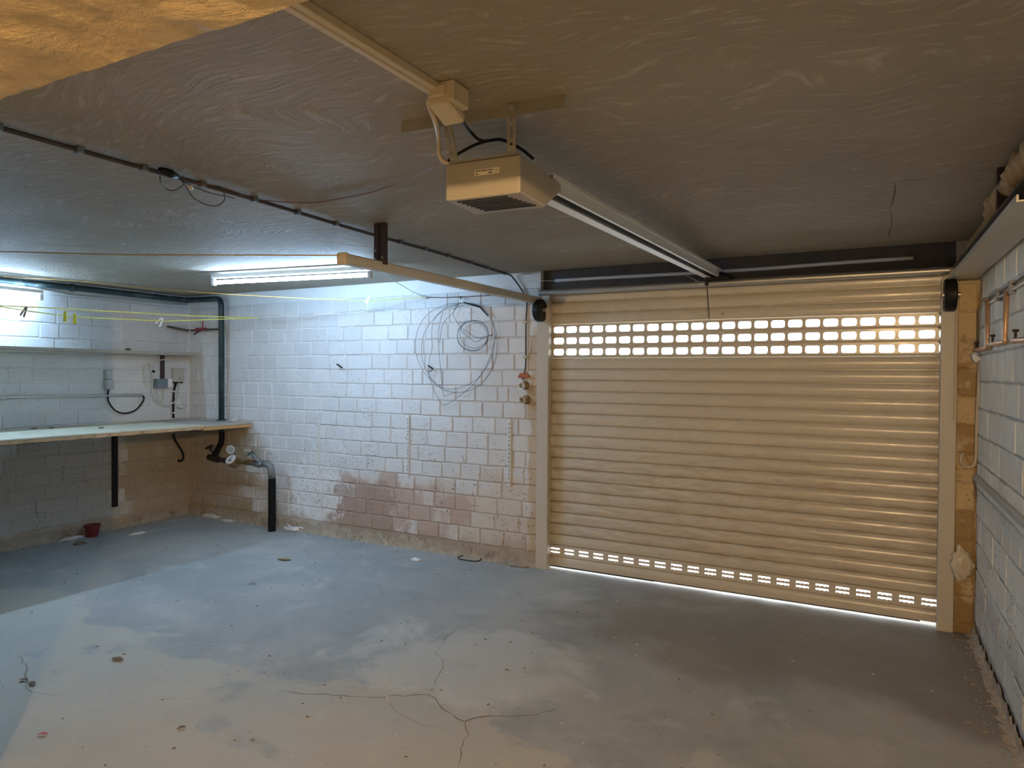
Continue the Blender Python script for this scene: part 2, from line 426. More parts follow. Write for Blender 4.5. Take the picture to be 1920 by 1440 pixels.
# partition pier and the low beam the camera looks under
tag(M().box((XC, .50, -.1), (-2.10, .78, 2.0)).build('wall_partition', m_plaster), **st)
bm_ = M(); nx, ny = 190, 60
ex = lambda x: .712 + (x + 1.53) * .02
from mathutils import noise as mn
def beamz(x, y):
    k = min(1, (ex(x) - y) * 8 + .15)
    return 1.974 + (ex(x) - y) * .06 + k * (.012 * mn.noise((x * 2.5, y * 3.5, 3)) + .008 * mn.noise((x * 8, y * 10, 7)) + .004 * mn.noise((x * 22, y * 26, 1)))
xs = [-3.2 + (XR + 3.2) * i / nx for i in range(nx + 1)]; xs[0] = XC
for i, x in enumerate(xs):
    for j in range(ny + 1):
        y = -.45 + (ex(x) + .45) * j / ny
        bm_.v.append(V((x, y, beamz(x, y) + random.uniform(-.0012, .0012) * (0 if j == ny else 1) + (random.uniform(-.002, .002) if j == ny else 0))))
for i in range(nx):
    for j in range(ny):
        a = i * (ny + 1) + j; bm_.f.append((a, a + 1, a + ny + 2, a + ny + 1))
b0 = len(bm_.v)
for i, x in enumerate(xs):
    bm_.v.append(V((x, ex(x), ZC + .02))); bm_.v.append(V((x, -.45, ZC + .02)))
for i in range(nx):
    a = i * (ny + 1) + ny; bm_.f.append((a, b0 + 2 * i, b0 + 2 * i + 2, a + ny + 1))
    a = i * (ny + 1); bm_.f.append((a, a + ny + 1, b0 + 2 * i + 3, b0 + 2 * i + 1))
tag(bm_.build('beam', m_soffit, smooth=True), **st)

# ------------------------------------------------------------------ bricks
BM = {}
def brick_mesh(L, h, var, mat, rough=.0009):
    key = (round(L, 2), h, var, mat.name, rough)
    if key in BM: return BM[key]
    rg = random.Random(hash((round(L, 2) * 100, var)) & 0xffff)
    L = round(L, 2); c = .005; nx, nz = 4, 3; v = []; f = []
    for j in range(nz):
        for i in range(nx):
            x = -L / 2 + c + (L - 2 * c) * i / (nx - 1); z = -h / 2 + c + (h - 2 * c) * j / (nz - 1)
            v.append((x + rg.uniform(-1, 1) * .003, rg.uniform(-rough, rough), z + rg.uniform(-1, 1) * .0025))
    for j in range(nz - 1):
        for i in range(nx - 1):
            a = j * nx + i; f.append((a, a + 1, a + nx + 1, a + nx))
    ring = [i for i in range(nx)] + [nx * j + nx - 1 for j in range(1, nz)] + [nx * (nz - 1) + i for i in range(nx - 2, -1, -1)] + [nx * j for j in range(nz - 2, 0, -1)]
    b = len(v); n = len(ring)
    for q in ring:
        x, y, z = v[q]; v.append((x + (c if x > 0 else -c) * (1 if abs(x) > L / 2 - 2.2 * c else 0), .0055, z + (c if z > 0 else -c) * (1 if abs(z) > h / 2 - 2.2 * c else 0)))
    for i in range(n):
        j = (i + 1) % n; f.append((ring[i], b + i, b + j, ring[j]))
    me = bpy.data.meshes.new('brick'); me.from_pydata(v, [], f); me.update(); me.materials.append(mat)
    BM[key] = me; return me

def lay(parent, mat, base, ang, u0, u1, L, z0, pitch, rows, seed, gap=.008, skip=None, halves=.15, single=None, stuff_if=None):
    """bricks of one wall: local x runs along the wall, local y into it"""
    rg = random.Random(seed); h = round(pitch - gap, 4); off = wloc(parent); R = Matrix.Rotation(ang, 4, 'Z'); sv = []; sf = []; cnt = 0
    for r in range(rows):
        z = z0 + (r + .5) * pitch; u = u0 - rg.uniform(.0, .9) * L
        if z + h / 2 > ZC: break
        while u < u1 - .02:
            l = L * rg.uniform(.90, 1.10)
            if rg.random() < halves: l *= rg.choice((.5, .55, 1.3))
            a, b = max(u, u0), min(u + l, u1)
            if u1 - b < .05: b = u1
            u = u + l if b < u1 else u1
            w = b - a - gap * rg.uniform(.7, 1.2)
            if w < .03: continue
            P = R @ V(((a + b) / 2, rg.uniform(-.0022, .0018), 0)); P = V((P.x + base[0], P.y + base[1], z + rg.uniform(-.002, .002)))
            if skip and skip(P, w): continue
            me = brick_mesh(w, h, rg.randrange(5), mat); k = w / round(w, 2)
            if stuff_if and stuff_if(P):
                q = len(sv); sv += [R @ V((x.co.x * k, x.co.y, x.co.z)) + P for x in me.vertices]; sf += [tuple(q + i for i in p.vertices) for p in me.polygons]; continue
            o = bpy.data.objects.new('brick', me); COL.objects.link(o); o.parent = parent
            o.location = P - off; o.rotation_euler = (rg.uniform(-.008, .008), rg.uniform(-.006, .006), ang + rg.uniform(-.006, .006)); o.scale = (k, 1, 1); cnt += 1
    if sv:
        s = M(); s.v = sv; s.f = sf; o = s.build('far_bricks', mat, parent); o['kind'] = 'stuff'
    return cnt
Z0, PT = .112, .1235
n1 = lay(wb, m_brick_back, (0, D), 0, XC + .02, XL0 - .005, .198, Z0, PT, 17, 3, skip=None, stuff_if=lambda P: P.x < -5.53 and (P.z < 1.02 or P.x < -5.68 or P.z > 2.0))
n2 = lay(wl, m_brick_left, (XC, 0), math.pi / 2, 1.2, D - .01, .295, Z0, PT, 17, 5)
n3 = lay(wr, m_brick_right, (XR, 0), -math.pi / 2, -(D - .012), -1.9, .205, Z0 - .03, .148, 14, 9, halves=.05, gap=.009)
n4 = lay(pier, m_brick_pier, (0, D), 0, XR0 + .004, XR - .004, .3, .05, .16, 14, 11, halves=0)
# crumbling footing along the wall bases
def footing(parent, a, b, out, n, hs_=1.0):
    s = M(); a, b, out = V(a), V(b), V(out); rg = random.Random(n)
    prof = ((0, .085), (.005, .070), (.009, .035), (.018, .012), (.040, -.002))
    for i in range(n + 1):
        p = a.lerp(b, i / n)
        for k, (o, z) in enumerate(prof): s.v.append(p + out * (o * rg.uniform(.6, 1.4)) + V((0, 0, z * hs_ * rg.uniform(.45, 1.3) if z > 0 else z)))
    q = len(prof)
    for i in range(n):
        for k in range(q - 1): s.f.append((i * q + k, (i + 1) * q + k, (i + 1) * q + k + 1, i * q + k + 1))
    return s.build('footing', m_footing, parent)
footing(wb, (XC, D - .002, 0), (XL0, D - .002, 0), (0, -1, 0), 150)
footing(wl, (XC + .002, 1.0, 0), (XC + .002, D, 0), (1, 0, 0), 130)
footing(wr, (XR - .002, 1.2, -.0), (XR - .002, D, -.0), (-1, 0, 0), 120, .6)
# ridge half way up the right wall
M().box((XR - .022, 1.2, .872), (XR + .01, D - .05, .905)).build('ridge', m_mort_right, wr, bevel=.006)

# ------------------------------------------------------------------ floor cracks (thin dirt-filled splits)
def crack(px, w0):
    pts = [Fl(u, v) for u, v in px]; out = []
    for i in range(len(pts) - 1):
        L = (pts[i + 1] - pts[i]).length; k = max(1, int(L / .035))
        for j in range(k):
            t = j / k; p = pts[i].lerp(pts[i + 1], t)
            out.append(p + V((random.uniform(-1, 1), random.uniform(-1, 1), 0)) * .008)
    out.append(pts[-1]); s = M(); n = len(out)
    for i, p in enumerate(out):
        t = (out[min(i + 1, n - 1)] - out[max(i - 1, 0)]).normalized(); w = w0 * .8 * random.uniform(.4, 1.4) * (.25 if i in (0, n - 1) else 1)
        q = V((-t.y, t.x, 0)) * w / 2; s.v += [p - q + V((0, 0, .0006)), p + q + V((0, 0, .0006))]
    for i in range(n - 1): s.f.append((2 * i, 2 * i + 1, 2 * i + 3, 2 * i + 2))
    s.build('crack', m_crack, floor)
cl = M(); cp_ = []
for u, v in ((1738, 336), (1700, 338), (1678, 343), (1678, 360), (1674, 377), (1668, 392), (1672, 408), (1671, 425), (1667, 438), (1669, 446)):
    cp_.append(onp(u, v, 2, ZC - .0008))
for i, p in enumerate(cp_):
    t = (cp_[min(i + 1, 9)] - cp_[max(i - 1, 0)]).normalized(); q = V((-t.y, t.x, 0)) * random.uniform(.001, .004); cl.v += [p - q, p + q]
for i in range(9): cl.f.append((2 * i, 2 * i + 1, 2 * i + 3, 2 * i + 2))
cl.build('crack', m_crack, bpy.data.objects['ceiling'])
crack(((520, 1297), (600, 1302), (700, 1308), (740, 1305), (800, 1303), (815, 1310), (835, 1335), (872, 1352), (905, 1343), (955, 1344), (1005, 1340), (1045, 1328)), .006)
crack(((872, 1352), (876, 1378), (862, 1405), (860, 1438)), .004)
crack(((805, 1302), (822, 1270), (833, 1240), (815, 1225), (838, 1195), (862, 1175)), .003)
crack(((35, 1228), (52, 1256), (48, 1290), (60, 1297), (112, 1306)), .004)
crack(((728, 1315), (750, 1340), (790, 1358), (845, 1374)), .002)
crack(((200, 1320), (300, 1312), (370, 1310), (420, 1305)), .0015)

# ------------------------------------------------------------------ roller door
door = thing('door_1', (-.87, D + .03, 0), kind='structure')
DX0, DX1 = -2.11, .40
PROF = ((.020, .0), (.016, .0), (.016, .0042), (-.0035, .0042), (-.0062, .009), (-.0085, .018), (-.0100, .028), (-.0106, .037), (-.0102, .046), (-.0086, .055), (-.0060, .063), (-.0024, .070), (.0025, .0765), (.006, .0785), (.016, .0785), (.016, .0815), (.020, .0815))
YD = D + .045
SP = .0815
def solid_slat(z, h=SP):
    k = h / SP
    return M().prism([(y, q * k) for y, q in PROF], (DX0, YD, z), (0, 1, 0), (0, 0, 1), (DX1 - DX0, 0, 0)).build('slat', m_slat, door, smooth=True)
solid_slat(.018, .077)
zs = .095 + SP
for i in range(17): solid_slat(zs + i * SP)
zw = zs + 17 * SP
CELL0, CP, CW = -2.071, .1008, .081
def rr(w, h, r):
    return [(sx * (w / 2 - r) + r * math.cos(a), sz * (h / 2 - r) + r * math.sin(a)) for sx, sz, a0 in ((1, 1, 0), (-1, 1, 90), (-1, -1, 180), (1, -1, 270)) for a in [math.radians(a0 + q) for q in (0, 45, 90)]]
def window_slat(z):
    s = M(); y0, y1 = YD - .006, YD + .010; n = 24; zc = z + SP / 2 + .002; hh = .046
    # frame: each cell a rectangle with a rounded opening, front and back, with a reveal
    x0 = DX0
    for i in range(n + 1):
        cx = CELL0 + CP * i + CW / 2; x1 = cx + CP / 2 if i < n else DX1
        if i == n: w = (DX1 - .03) - (CELL0 + CP * n); cx = CELL0 + CP * n + w / 2
        else: w = CW
        hole = rr(w, hh, .012); outer = []
        for (hx, hz) in hole:
            outer.append((x1 if hx > 0 else x0, z + SP if hz > 0 else z))
        b = len(s.v); q = len(hole)
        for y in (y0, y1):
            for hx, hz in hole: s.v.append(V((cx + hx, y, zc + hz)))
        for ox, oz in outer: s.v.append(V((ox, y0, oz)))
        for ox, oz in outer: s.v.append(V((ox, y1, oz)))
        for k in range(q):
            l = (k + 1) % q
            s.f.append((b + k, b + l, b + q + l, b + q + k))
            if outer[k] == outer[l]:
                s.f.append((b + k, b + 2 * q + k, b + l)); s.f.append((b + q + k, b + q + l, b + 3 * q + k))
            else:
                s.f.append((b + k, b + 2 * q + k, b + 2 * q + l, b + l)); s.f.append((b + q + k, b + q + l, b + 3 * q + l, b + 3 * q + k))
        x0 = x1
    # rounded bead along the joint between two slats
    s.tube([(DX0, YD - .006, z + .006), (DX1, YD - .006, z + .006)], .007, 8)
    me = s.build('slat', m_slat, door)
    p0 = None
    for i in range(n + 1):
        w = CW if i < n else .012; cx = CELL0 + CP * i + w / 2
        if p0 is None or i == n:
            o = M().box((cx - w / 2 - .003, YD + .001, zc - hh / 2 - .003), (cx + w / 2 + .003, YD + .003, zc + hh / 2 + .003)).build('pane', m_pane, me)
            if p0 is None: p0 = (o, cx)
        else:
            o = p0[0].copy(); o.parent = me; COL.objects.link(o); o.location = (cx - p0[1], 0, 0)
    return me
for i in range(3): window_slat(zw + i * SP)
for i in range(3): solid_slat(zw + (3 + i) * SP)
# ventilation slat: two rows of slots with lobed lower edges
def vent_slat(z):
    s = M(); y0, y1 = YD - .004, YD + .010
    rows = ((z + .018, z + .034), (z + .044, z + .060))
    s.box((DX0, y0, z + .0025), (DX1, y1, rows[0][0])); s.box((DX0, y0, rows[0][1]), (DX1, y1, rows[1][0])); s.box((DX0, y0, rows[1][1]), (DX1, y1, z + SP))
    P0, PP, SW = -2.085, .1127, .074; x = DX0; i = 0
    while x < DX1:
        a = P0 + PP * i; b = a + SW
        if a > x:
            s.box((x, y0, rows[0][0]), (min(a, DX1), y1, rows[0][1])); s.box((x, y0, rows[1][0]), (min(a, DX1), y1, rows[1][1]))
        if a < DX1 - .03:
            for lo, hi in rows:
                for k in range(3):
                    c = a + SW * (k + .5) / 3
                    poly = [(c + .012 * math.cos(t), lo - .0005 + .006 * math.sin(t)) for t in [math.pi * q / 6 for q in range(7)]]
                    s.prism([(p[0], p[1]) for p in poly], (0, y0 + .001, 0), (1, 0, 0), (0, 0, 1), (0, .009, 0))
        x = b; i += 1
        if i > 30: break
    s.box((DX0, YD + .0101, z - .006), (DX1, YD + .0155, z + .010)); s.box((DX0, YD + .0101, z + SP - .012), (DX1, YD + .0155, z + SP + .003))
    return s.build('slat', m_slat, door)
vent_slat(.095)
M().box((DX0, YD - .004, .013), (-1.3, YD + .010, .024)).box((-1.3, YD - .004, .016), (DX1 - .125, YD + .010, .024)).build('bottom_seal', m_rubber, door)
PF = D - .028
def post(x0, x1, zt):
    M().box((x0, PF, 0), (x1, D + .03, zt)).build('guide_post', m_post, door, bevel=.003)
    M().box((x0 + .012, D + .012, 0), (x1 - .012, D + .10, 2.06)).build('post_web', m_post, door)
post(XL0 - .012, -2.083, 1.93); post(.352, XR0 + .006, 2.0)
# galvanised top roller bar
zb_ = 2.036
M().tube([(-2.15, D - .045, zb_), (.385, D - .045, zb_)], .021, 14).build('top_bar', m_galv, door, smooth=True)
def pulley(x, z, w, r):
    s = M().lathe([(0, 0), (r * .55, 0), (r * .6, -.004), (r * .92, -.004), (r, .006), (r, w - .006), (r * .92, w), (0, w)], (x, D - .075, z), (1, 0, 0), 28)
    p = s.build('pulley', m_black, door, smooth=True)
    M().lathe([(0, -.012), (.011, -.012), (.012, .0), (.012, w + .02), (0, w + .02)], (x, D - .075, z), (1, 0, 0), 12).build('axle', m_galv, p, smooth=True)
    return p
pulley(-2.155, 1.905, .05, .082); pulley(.362, 1.895, .055, .09)
M().lathe([(0, 0), (.010, 0), (.010, .006), (0, .006)], Bk(1355, 588, YD - .012), (0, -1, 0), 12).build('rivet', m_dgalv, door, smooth=True)

# ------------------------------------------------------------------ overhead tracks
hx = -2.21
tk = thing('door_track', (hx, 2.5, 1.98), 'grey steel door track hung from the ceiling by a dark brown bracket', 'track')
za, zbk = 1.975, 1.99
s = M(); a = V((hx, 2.46, 1.985)); b = V((-2.165, D - .03, 1.985))
s.prism([(-.024, -.03), (.024, -.03), (.024, .02), (-.024, .02)], a, (1, 0, 0), (0, 0, 1), b - a).build('rail', m_track, tk, bevel=.004)
M().prism([(-.027, -.033), (.027, -.033), (.027, .023), (-.027, .023)], a - V((0, .012, 0)), (1, 0, 0), (0, 0, 1), (0, .02, 0)).build('end_cap', m_beigepl, tk, bevel=.003)
s = M(); s.box((-2.238, 2.72, 1.99), (-2.205, 2.745, ZC)); s.box((-2.199, 2.72, 1.99), (-2.166, 2.745, ZC)); s.box((-2.222, 2.738, 1.99), (-2.18, 2.75, ZC))
hb = s.build('bracket', m_darkpaint, tk, bevel=.002)
for x, z in ((-2.225, 2.02), (-2.18, 2.025), (-2.225, 2.06)): M().lathe([(0, 0), (.005, 0), (.005, .004), (0, .004)], (x, 2.72, z), (0, -1, 0), 8).build('bolt', m_galv, hb)

rt = thing('door_track', (.42, 3.6, 2.0), 'grey steel U-shaped door track below the ceiling along the right wall', 'track')
a = V((.418, 2.55, 1.975)); ext = V((-.008, D - .10 - 2.55, .002))
U = [(-.03, 0), (.10, 0), (.10, .005), (-.024, .005), (-.024, .022), (-.03, .022)]
M().prism(U, a, (1, 0, 0), (0, 0, 1), ext).build('lower_flange', m_track, rt)
M().prism([(.085, .005), (.10, .005), (.10, .070), (.085, .070)], a, (1, 0, 0), (0, 0, 1), ext).build('web', m_chshade, rt)
M().prism([(-.012, .070), (.10, .070), (.10, .075), (-.012, .075)], a, (1, 0, 0), (0, 0, 1), ext).build('upper_flange', m_chshade, rt)
M().box((.40, 3.0, 2.05), (.53, 3.03, ZC)).build('hanger', m_darkpaint, rt)
s = M()
for i in range(13):
    s.blob((.452 + random.uniform(-.008, .008), 3.38 - i * .09, 2.13), .06, .9, 1.3, .95, 8, .12)
tag(s.build('foam_lump', m_foam, smooth='all'), 'lumpy brown foam sausage packed in the corner of ceiling and right wall', 'foam')
s = M()
for i in range(16): s.blob((.488 + random.uniform(-.015, .004), 3.5 + i * .065, 2.165 - .002 * i), .032, 1, 1.2, .8, 6, .2)
tag(s.build('mortar_bead', m_foam, smooth='all'), 'rough brown bead of filler above the right door track', 'filler')

# ------------------------------------------------------------------ door opener
OX, OY = -.996, 1.69
op = thing('garage_door_opener', (OX, OY, 1.95), 'beige motor box with ceiling straps and long aluminium rail to the door', 'door opener')
RZ = Matrix.Rotation(.055, 4, 'Z'); RZ.translation = V((OX, OY, 1.95))
hw, hh_, hl = .121, .108, .33
prof = [(0, 0), (.185, 0), (hl, .085), (hl, hh_), (0, hh_)]
s = M(); P = lambda x, y, z: RZ @ V((x, y, z))
s.prism(prof, P(-hw, 0, 0), RZ.to_3x3() @ V((0, 1, 0)), (0, 0, 1), RZ.to_3x3() @ V((2 * hw, 0, 0)))
hs = s.build('housing', m_housing, op, bevel=.006, bseg=2)
s = M()
for i in range(7): s.box((-hw + .03 + i * .004, .018 + i * .021, -.0025), (hw - .05 + i * .006, .026 + i * .021, .002), RZ)
s.build('vent_grille', m_black, hs)
# sticker with two lines of unreadable print and the mark at its end
s = M().box((-.024, -.0012, .062), (.056, .0005, .079), RZ); lb = s.build('sticker', m_label, hs)
s = M()
for x0, x1, z, h in ((-.021, -.013, .0745, .003), (-.011, -.004, .0745, .003), (-.002, .018, .0745, .003), (.021, .036, .0745, .003), (-.019, -.012, .066, .0035), (.022, .034, .0665, .0035)):
    s.box((x0, -.0017, z - h / 2), (x1, -.0011, z + h / 2), RZ)
for cx in (.0445, .050):
    for k in range(6):
        t0, t1 = math.radians(70 + k * 36.6), math.radians(70 + (k + 1) * 36.6)
        s.bar(P(cx + .0024 * math.cos(t0), -.0014, .0705 + .004 * math.sin(t0)), P(cx + .0024 * math.cos(t1), -.0014, .0705 + .004 * math.sin(t1)), .0008, .0006)
s.bar(P(.0478, -.0014, .0705), P(.0495, -.0014, .0705), .0008, .0006)
s.build('print', m_ink, lb)
# mounting: ceiling angle, two slotted straps, cross plate
A0, A1 = V((-1.257, 1.655, ZC)), V((-.741, 1.70, ZC))
s = M(); dirn = (A1 - A0).normalized(); nn = V((-dirn.y, dirn.x, 0))
s.prism([(0, 0), (.035, 0), (.035, -.003), (.003, -.003), (.003, -.036), (0, -.036)], A0, nn, (0, 0, 1), A1 - A0)
ang_ = s.build('ceiling_angle', m_dgalv, op)
def strap(x, tz):
    s = M(); t = A0.lerp(A1, tz); bot = P(x, -.004, hh_ + .004); top = V((t.x, t.y - .004, ZC - .004)); u = (bot - top); L = u.length; u.normalize()
    w = .026; X = V((dirn.x, dirn.y, 0)); th = nn * -.003
    # two rails joined by webs, leaving long slots
    for sx in (-1, 1): s.prism([(sx * w / 2, 0), (sx * .004, 0), (sx * .004, L), (sx * w / 2, L)], top, X, u, th)
    for q0, q1 in ((0, .02), (.05, .062), (.095, .107), (L - .02, L)): s.prism([(-.004, q0), (.004, q0), (.004, q1), (-.004, q1)], top, X, u, th)
    st_ = s.build('strap', m_dgalv, op)
    for q in (top + u * .012, top + u * (L - .012)): M().lathe([(0, 0), (.008, 0), (.008, .006), (0, .006)], q + th, -nn, 6).build('bolt', m_galv, st_)
strap(-.088, .30); strap(.096, .70)
s = M().box((-hw + .01, -.001, hh_), (hw - .01, .06, hh_ + .006), RZ); s.build('mounting_plate', m_dgalv, op)
# rail
r0, r1 = V((-.948, 1.96, 2.025)), V((-.893, D - .12, 2.062)); rv = r1 - r0
rl = thing('rail', r0 - wloc(op)); rl.parent = op
s = M(); pr = lambda poly: s.prism(poly, r0, (1, 0, 0), (0, 0, 1), rv)
pr([(-.052, 0), (-.010, 0), (-.010, .005), (-.052, .005)]); pr([(-.052, .005), (-.047, .005), (-.047, .046), (-.052, .046)])
pr([(.028, .004), (.040, .004), (.040, .008), (.028, .008)]); pr([(.036, .008), (.040, .008), (.040, .046), (.036, .046)])
pr([(-.052, .046), (.058, .046), (.058, .050), (-.052, .050)]); pr([(.054, .036), (.058, .036), (.058, .046), (.054, .046)])
s.build('profile', m_alu, rl)
s = M(); s.prism([(-.010, .016), (.036, .016), (.036, .030), (-.010, .030)], r0, (1, 0, 0), (0, 0, 1), rv * .995).build('groove_shade', m_rubber, rl)  # black filler standing for the shade in the rail groove
e = r1
M().box((e.x - .07, e.y - .01, 2.055), (e.x + .10, D + .05, 2.075)).box((e.x - .02, e.y + .02, 2.07), (e.x + .06, D + .05, 2.10)).build('end_bracket', m_black, op, bevel=.003)
q = Bk(1326, 512, D - .16); ca = thing('carriage_arm', q - wloc(op)); ca.parent = op
M().bar(q + V((0, 0, .015)), Bk(1325, 536, D - .15), .018, .03).build('lever', m_rust, ca, bevel=.003)
M().box(q + V((-.018, -.008, .0)), q + V((.03, .03, .03))).build('shackle', m_galv, ca, bevel=.002)
# emergency cord below the carriage
c = [Bk(u, v, D - .14) for u, v in ((1326, 539), (1330, 598), (1331, 625), (1336, 648), (1344, 663), (1347, 666))]
cord = thing('release_cord', c[0], 'thin dark release cord hanging from the opener rail before the door', 'cord')
M().tube(c[:2], .003, 6).build('stem', m_cabledk, cord); M().tube(spline(c[1:], 5), .0012, 5).build('string', m_cablew, cord)
M().blob(c[1], .006).build('knot', m_whitepl, cord)
M().bar(Bk(1346, 664, D - .14), Bk(1355, 623, D - .14), .007, .005).build('toggle', m_whitepl, cord, bevel=.001)

# trunking, junction box, plug and leads beside the opener
tr = thing('cable_trunking', (-1.03, 1.3, ZC), 'beige cable trunking on the ceiling running to the opener socket', 'cable trunking')
a, b = V((-1.05, .745, ZC)), V((-1.018, 1.515, ZC))
M().prism([(-.0175, 0), (-.0175, -.022), (.0175, -.022), (.0175, 0)], a, (1, 0, 0), (0, 0, 1), b - a).build('channel', m_beigepl, tr, bevel=.002)
M().prism([(-.019, -.021), (-.019, -.026), (-.002, -.026), (-.002, -.021)], a, (1, 0, 0), (0, 0, 1), b - a).build('lid', m_beigepl, tr, bevel=.001)
sk = thing('ceiling_socket', (-1.0, 1.55, ZC), 'beige square junction box and plug socket on the ceiling above the opener', 'socket')
c = onp(838, 183, 2, ZC - .03)
M().box((c.x - .038, c.y - .035, ZC - .055), (c.x + .042, c.y + .045, ZC)).build('socket_body', m_beigepl, sk, bevel=.004)
M().box((c.x - .03, c.y - .043, ZC - .04), (c.x + .02, c.y - .03, ZC - .012)).build('cable_entry', m_beigepl, sk, bevel=.003)
cp = onp(838, 214, 2, ZC - .07); mt = Matrix.Rotation(math.radians(-20), 4, 'X'); mt.translation = cp
M().box((-.032, -.045, -.004), (.032, .04, .02), mt).build('plug_cover', m_beigepl, sk, bevel=.004)
k1 = [V((c.x - .036, c.y - .01, ZC - .02)), V((c.x - .056, c.y - .005, ZC - .035)), V((c.x - .052, c.y + .02, ZC - .075)), onp(822, 255, 1, 1.66), onp(824, 290, 1, 1.67), onp(833, 303, 1, 1.68), onp(845, 305, 1, 1.69)]
tag(M().tube(spline(k1, 6), .0065, 8).build('beige_lead', m_beigepl, smooth='all'), 'thick beige lead dropping from ceiling socket to the back of motor box', 'cable')
k2 = [cp + V((.02, .03, .0)), onp(880, 245, 1, 1.70), onp(903, 264, 1, 1.74), onp(940, 262, 1, 1.80), onp(975, 278, 1, 1.86), onp(1000, 298, 1, 1.90)]
k3 = [onp(840, 302, 1, 1.68), onp(860, 288, 1, 1.70), onp(890, 272, 1, 1.73), onp(915, 264, 1, 1.75)]
pw = thing('power_lead', k2[0], 'black power lead looping from the ceiling plug over the motor box', 'cable')
M().tube(spline(k2, 6), .005, 8).build('lead', m_black, pw, smooth='all'); M().tube(spline(k3, 6), .0045, 8).build('branch', m_black, pw, smooth='all')
rw = [onp(u, v, 2, z) for u, v, z in ((822, 308, 2.06), (790, 325, 2.14), (745, 344, 2.188), (690, 362, 2.194), (640, 372, 2.194), (590, 380, 2.194), (540, 379, 2.194), (480, 373, 2.19), (420, 352, 2.19), (380, 345, 2.185), (345, 340, 2.185))]
tag(M().tube(spline(rw, 5), .002, 6).build('bell_wire', m_redwire, smooth='all'), 'thin red brown wire sagging along the ceiling from the motor box', 'wire')

# ------------------------------------------------------------------ dark cable run along the ceiling with clips
cr = thing('ceiling_cable', (-2.37, 2.8, ZC), 'dark cable clipped to the ceiling running across to the door wall', 'cable')
cx = lambda y: -2.37 - .025 * max(0, (y - 2.4)) / 2 + .008 * math.sin(4 * y)
pts = [V((cx(y), y, ZC - .012)) for y in [.74 + i * .19 for i in range(20)]]
e = V((cx(4.4), 4.46, ZC - .014))
M().tube(pts + [e], .0085, 8).build('cable', m_cabledk, cr, smooth='all')
clip = None
for u, v in ((8, 234), (170, 276), (290, 311), (400, 342), (494, 371), (572, 396), (645, 418), (760, 453), (806, 466), (848, 479), (888, 492), (920, 502), (953, 512)):
    y = onp(u, v, 2, ZC - .012).y; p = V((cx(y), y, ZC))
    if clip is None:
        clip = M().box((p.x - .017, p.y - .010, ZC - .023), (p.x + .017, p.y + .010, ZC)).build('clip', m_dgreypl, cr, bevel=.003); c0 = p
    else:
        o = clip.copy(); o.parent = cr; COL.objects.link(o); o.location = clip.location + (p - c0)
dn = [e, e + V((.02, .05, -.02)), Bk(986, 560, D - .012), Bk(986, 605, D - .012), Bk(986, 668, D - .012), Bk(985, 690, D - .012), Bk(980, 712, D - .015)]
M().tube(spline(dn, 5), .006, 8).build('drop_cable', m_cabledk, cr, smooth='all')
for v in (604, 669): 
    p = Bk(986, v, D); M().box(p - V((.02, .022, .008)), p + V((.02, 0, .008))).build('clip', m_beigepl, cr, bevel=.003)
def cpt(u, v, z=ZC - .02): return onp(u, v, 2, z)
tg = thing('wire_tangle', cpt(330, 327), 'tangle of thin black wire loops hanging at a cable joint below the ceiling', 'wire')
M().tube([cpt(300, 318), cpt(318, 325), cpt(332, 331)], [.01, .017, .010], 8).build('tape_joint', m_black, tg, smooth='all')
l1 = [cpt(300, 330, 2.17), cpt(301, 340, 2.15), cpt(312, 354, 2.15), cpt(325, 357, 2.15), cpt(340, 350, 2.15), cpt(346, 342, 2.16), cpt(344, 330, 2.18)]
l2 = [cpt(340, 338, 2.18), cpt(350, 352, 2.16), cpt(362, 370, 2.14), cpt(385, 383, 2.13), cpt(405, 386, 2.13), cpt(419, 378, 2.14), cpt(421, 366, 2.16), cpt(414, 353, 2.18), cpt(402, 348, 2.185)]
l3 = [cpt(345, 341, 2.18), cpt(368, 352, 2.175), cpt(395, 362, 2.17), cpt(415, 366, 2.17), cpt(440, 372, 2.18)]
for l in (l1, l2, l3): M().tube(spline(l, 6), .0022, 6).build('wire_loop', m_cabledk, tg, smooth='all')
M().blob(cpt(357, 351, 2.17), .012, n=6).build('connector', m_whitepl, tg)
s = M()
wp = [cpt(620, 437, 2.185), cpt(650, 445, 2.19), cpt(690, 462, 2.185), cpt(600, 450, 2.19), cpt(585, 447, 2.192), cpt(640, 430, 2.19), cpt(628, 470, 2.12), cpt(628, 455, 2.15)]
for i in range(len(wp)):
    for j in (1, 3):
        a, b = wp[i], wp[(i + j) % len(wp)]; s.tube([a, a.lerp(b, .5) - V((0, 0, .006)), b], .0008, 4)
tag(s.build('cobweb', m_web), 'dusty cobweb strands under the ceiling left of the hanging bracket', 'cobweb', kind='stuff')

# ------------------------------------------------------------------ fluorescent lamps
def lamp(a, b, lab):
    a, b = V(a), V(b); u = (b - a).normalized(); up = V((0, 0, 1))
    t = thing('fluorescent_lamp', (a + b) / 2 + up * .05, lab, 'lamp', 'fluorescent battens')
    M().bar(a + up * .045, b + up * .045, .034, .03).build('batten', m_whitepl, t, bevel=.003)
    M().tube([a + u * .03, b - u * .03], .0135, 14).build('tube', m_tube, t, smooth=True)
    for e, sg in ((a, 1), (b, -1)):
        M().bar(e, e + u * .03 * sg, .03, .05).build('end_socket', m_whitepl, t, bevel=.004)
    return t
a = onp(398, 530, 2, 2.118); b = onp(697, 515, 2, 2.118)
lamp(a, b, 'lit fluorescent tube lamp under the ceiling along the whitewashed door wall')
lx = -5.93; e1 = Lf(80, 558, lx); 
lamp((lx, e1.y - 1.45, e1.z), e1, 'lit fluorescent tube lamp along the left wall above the upper shelf')
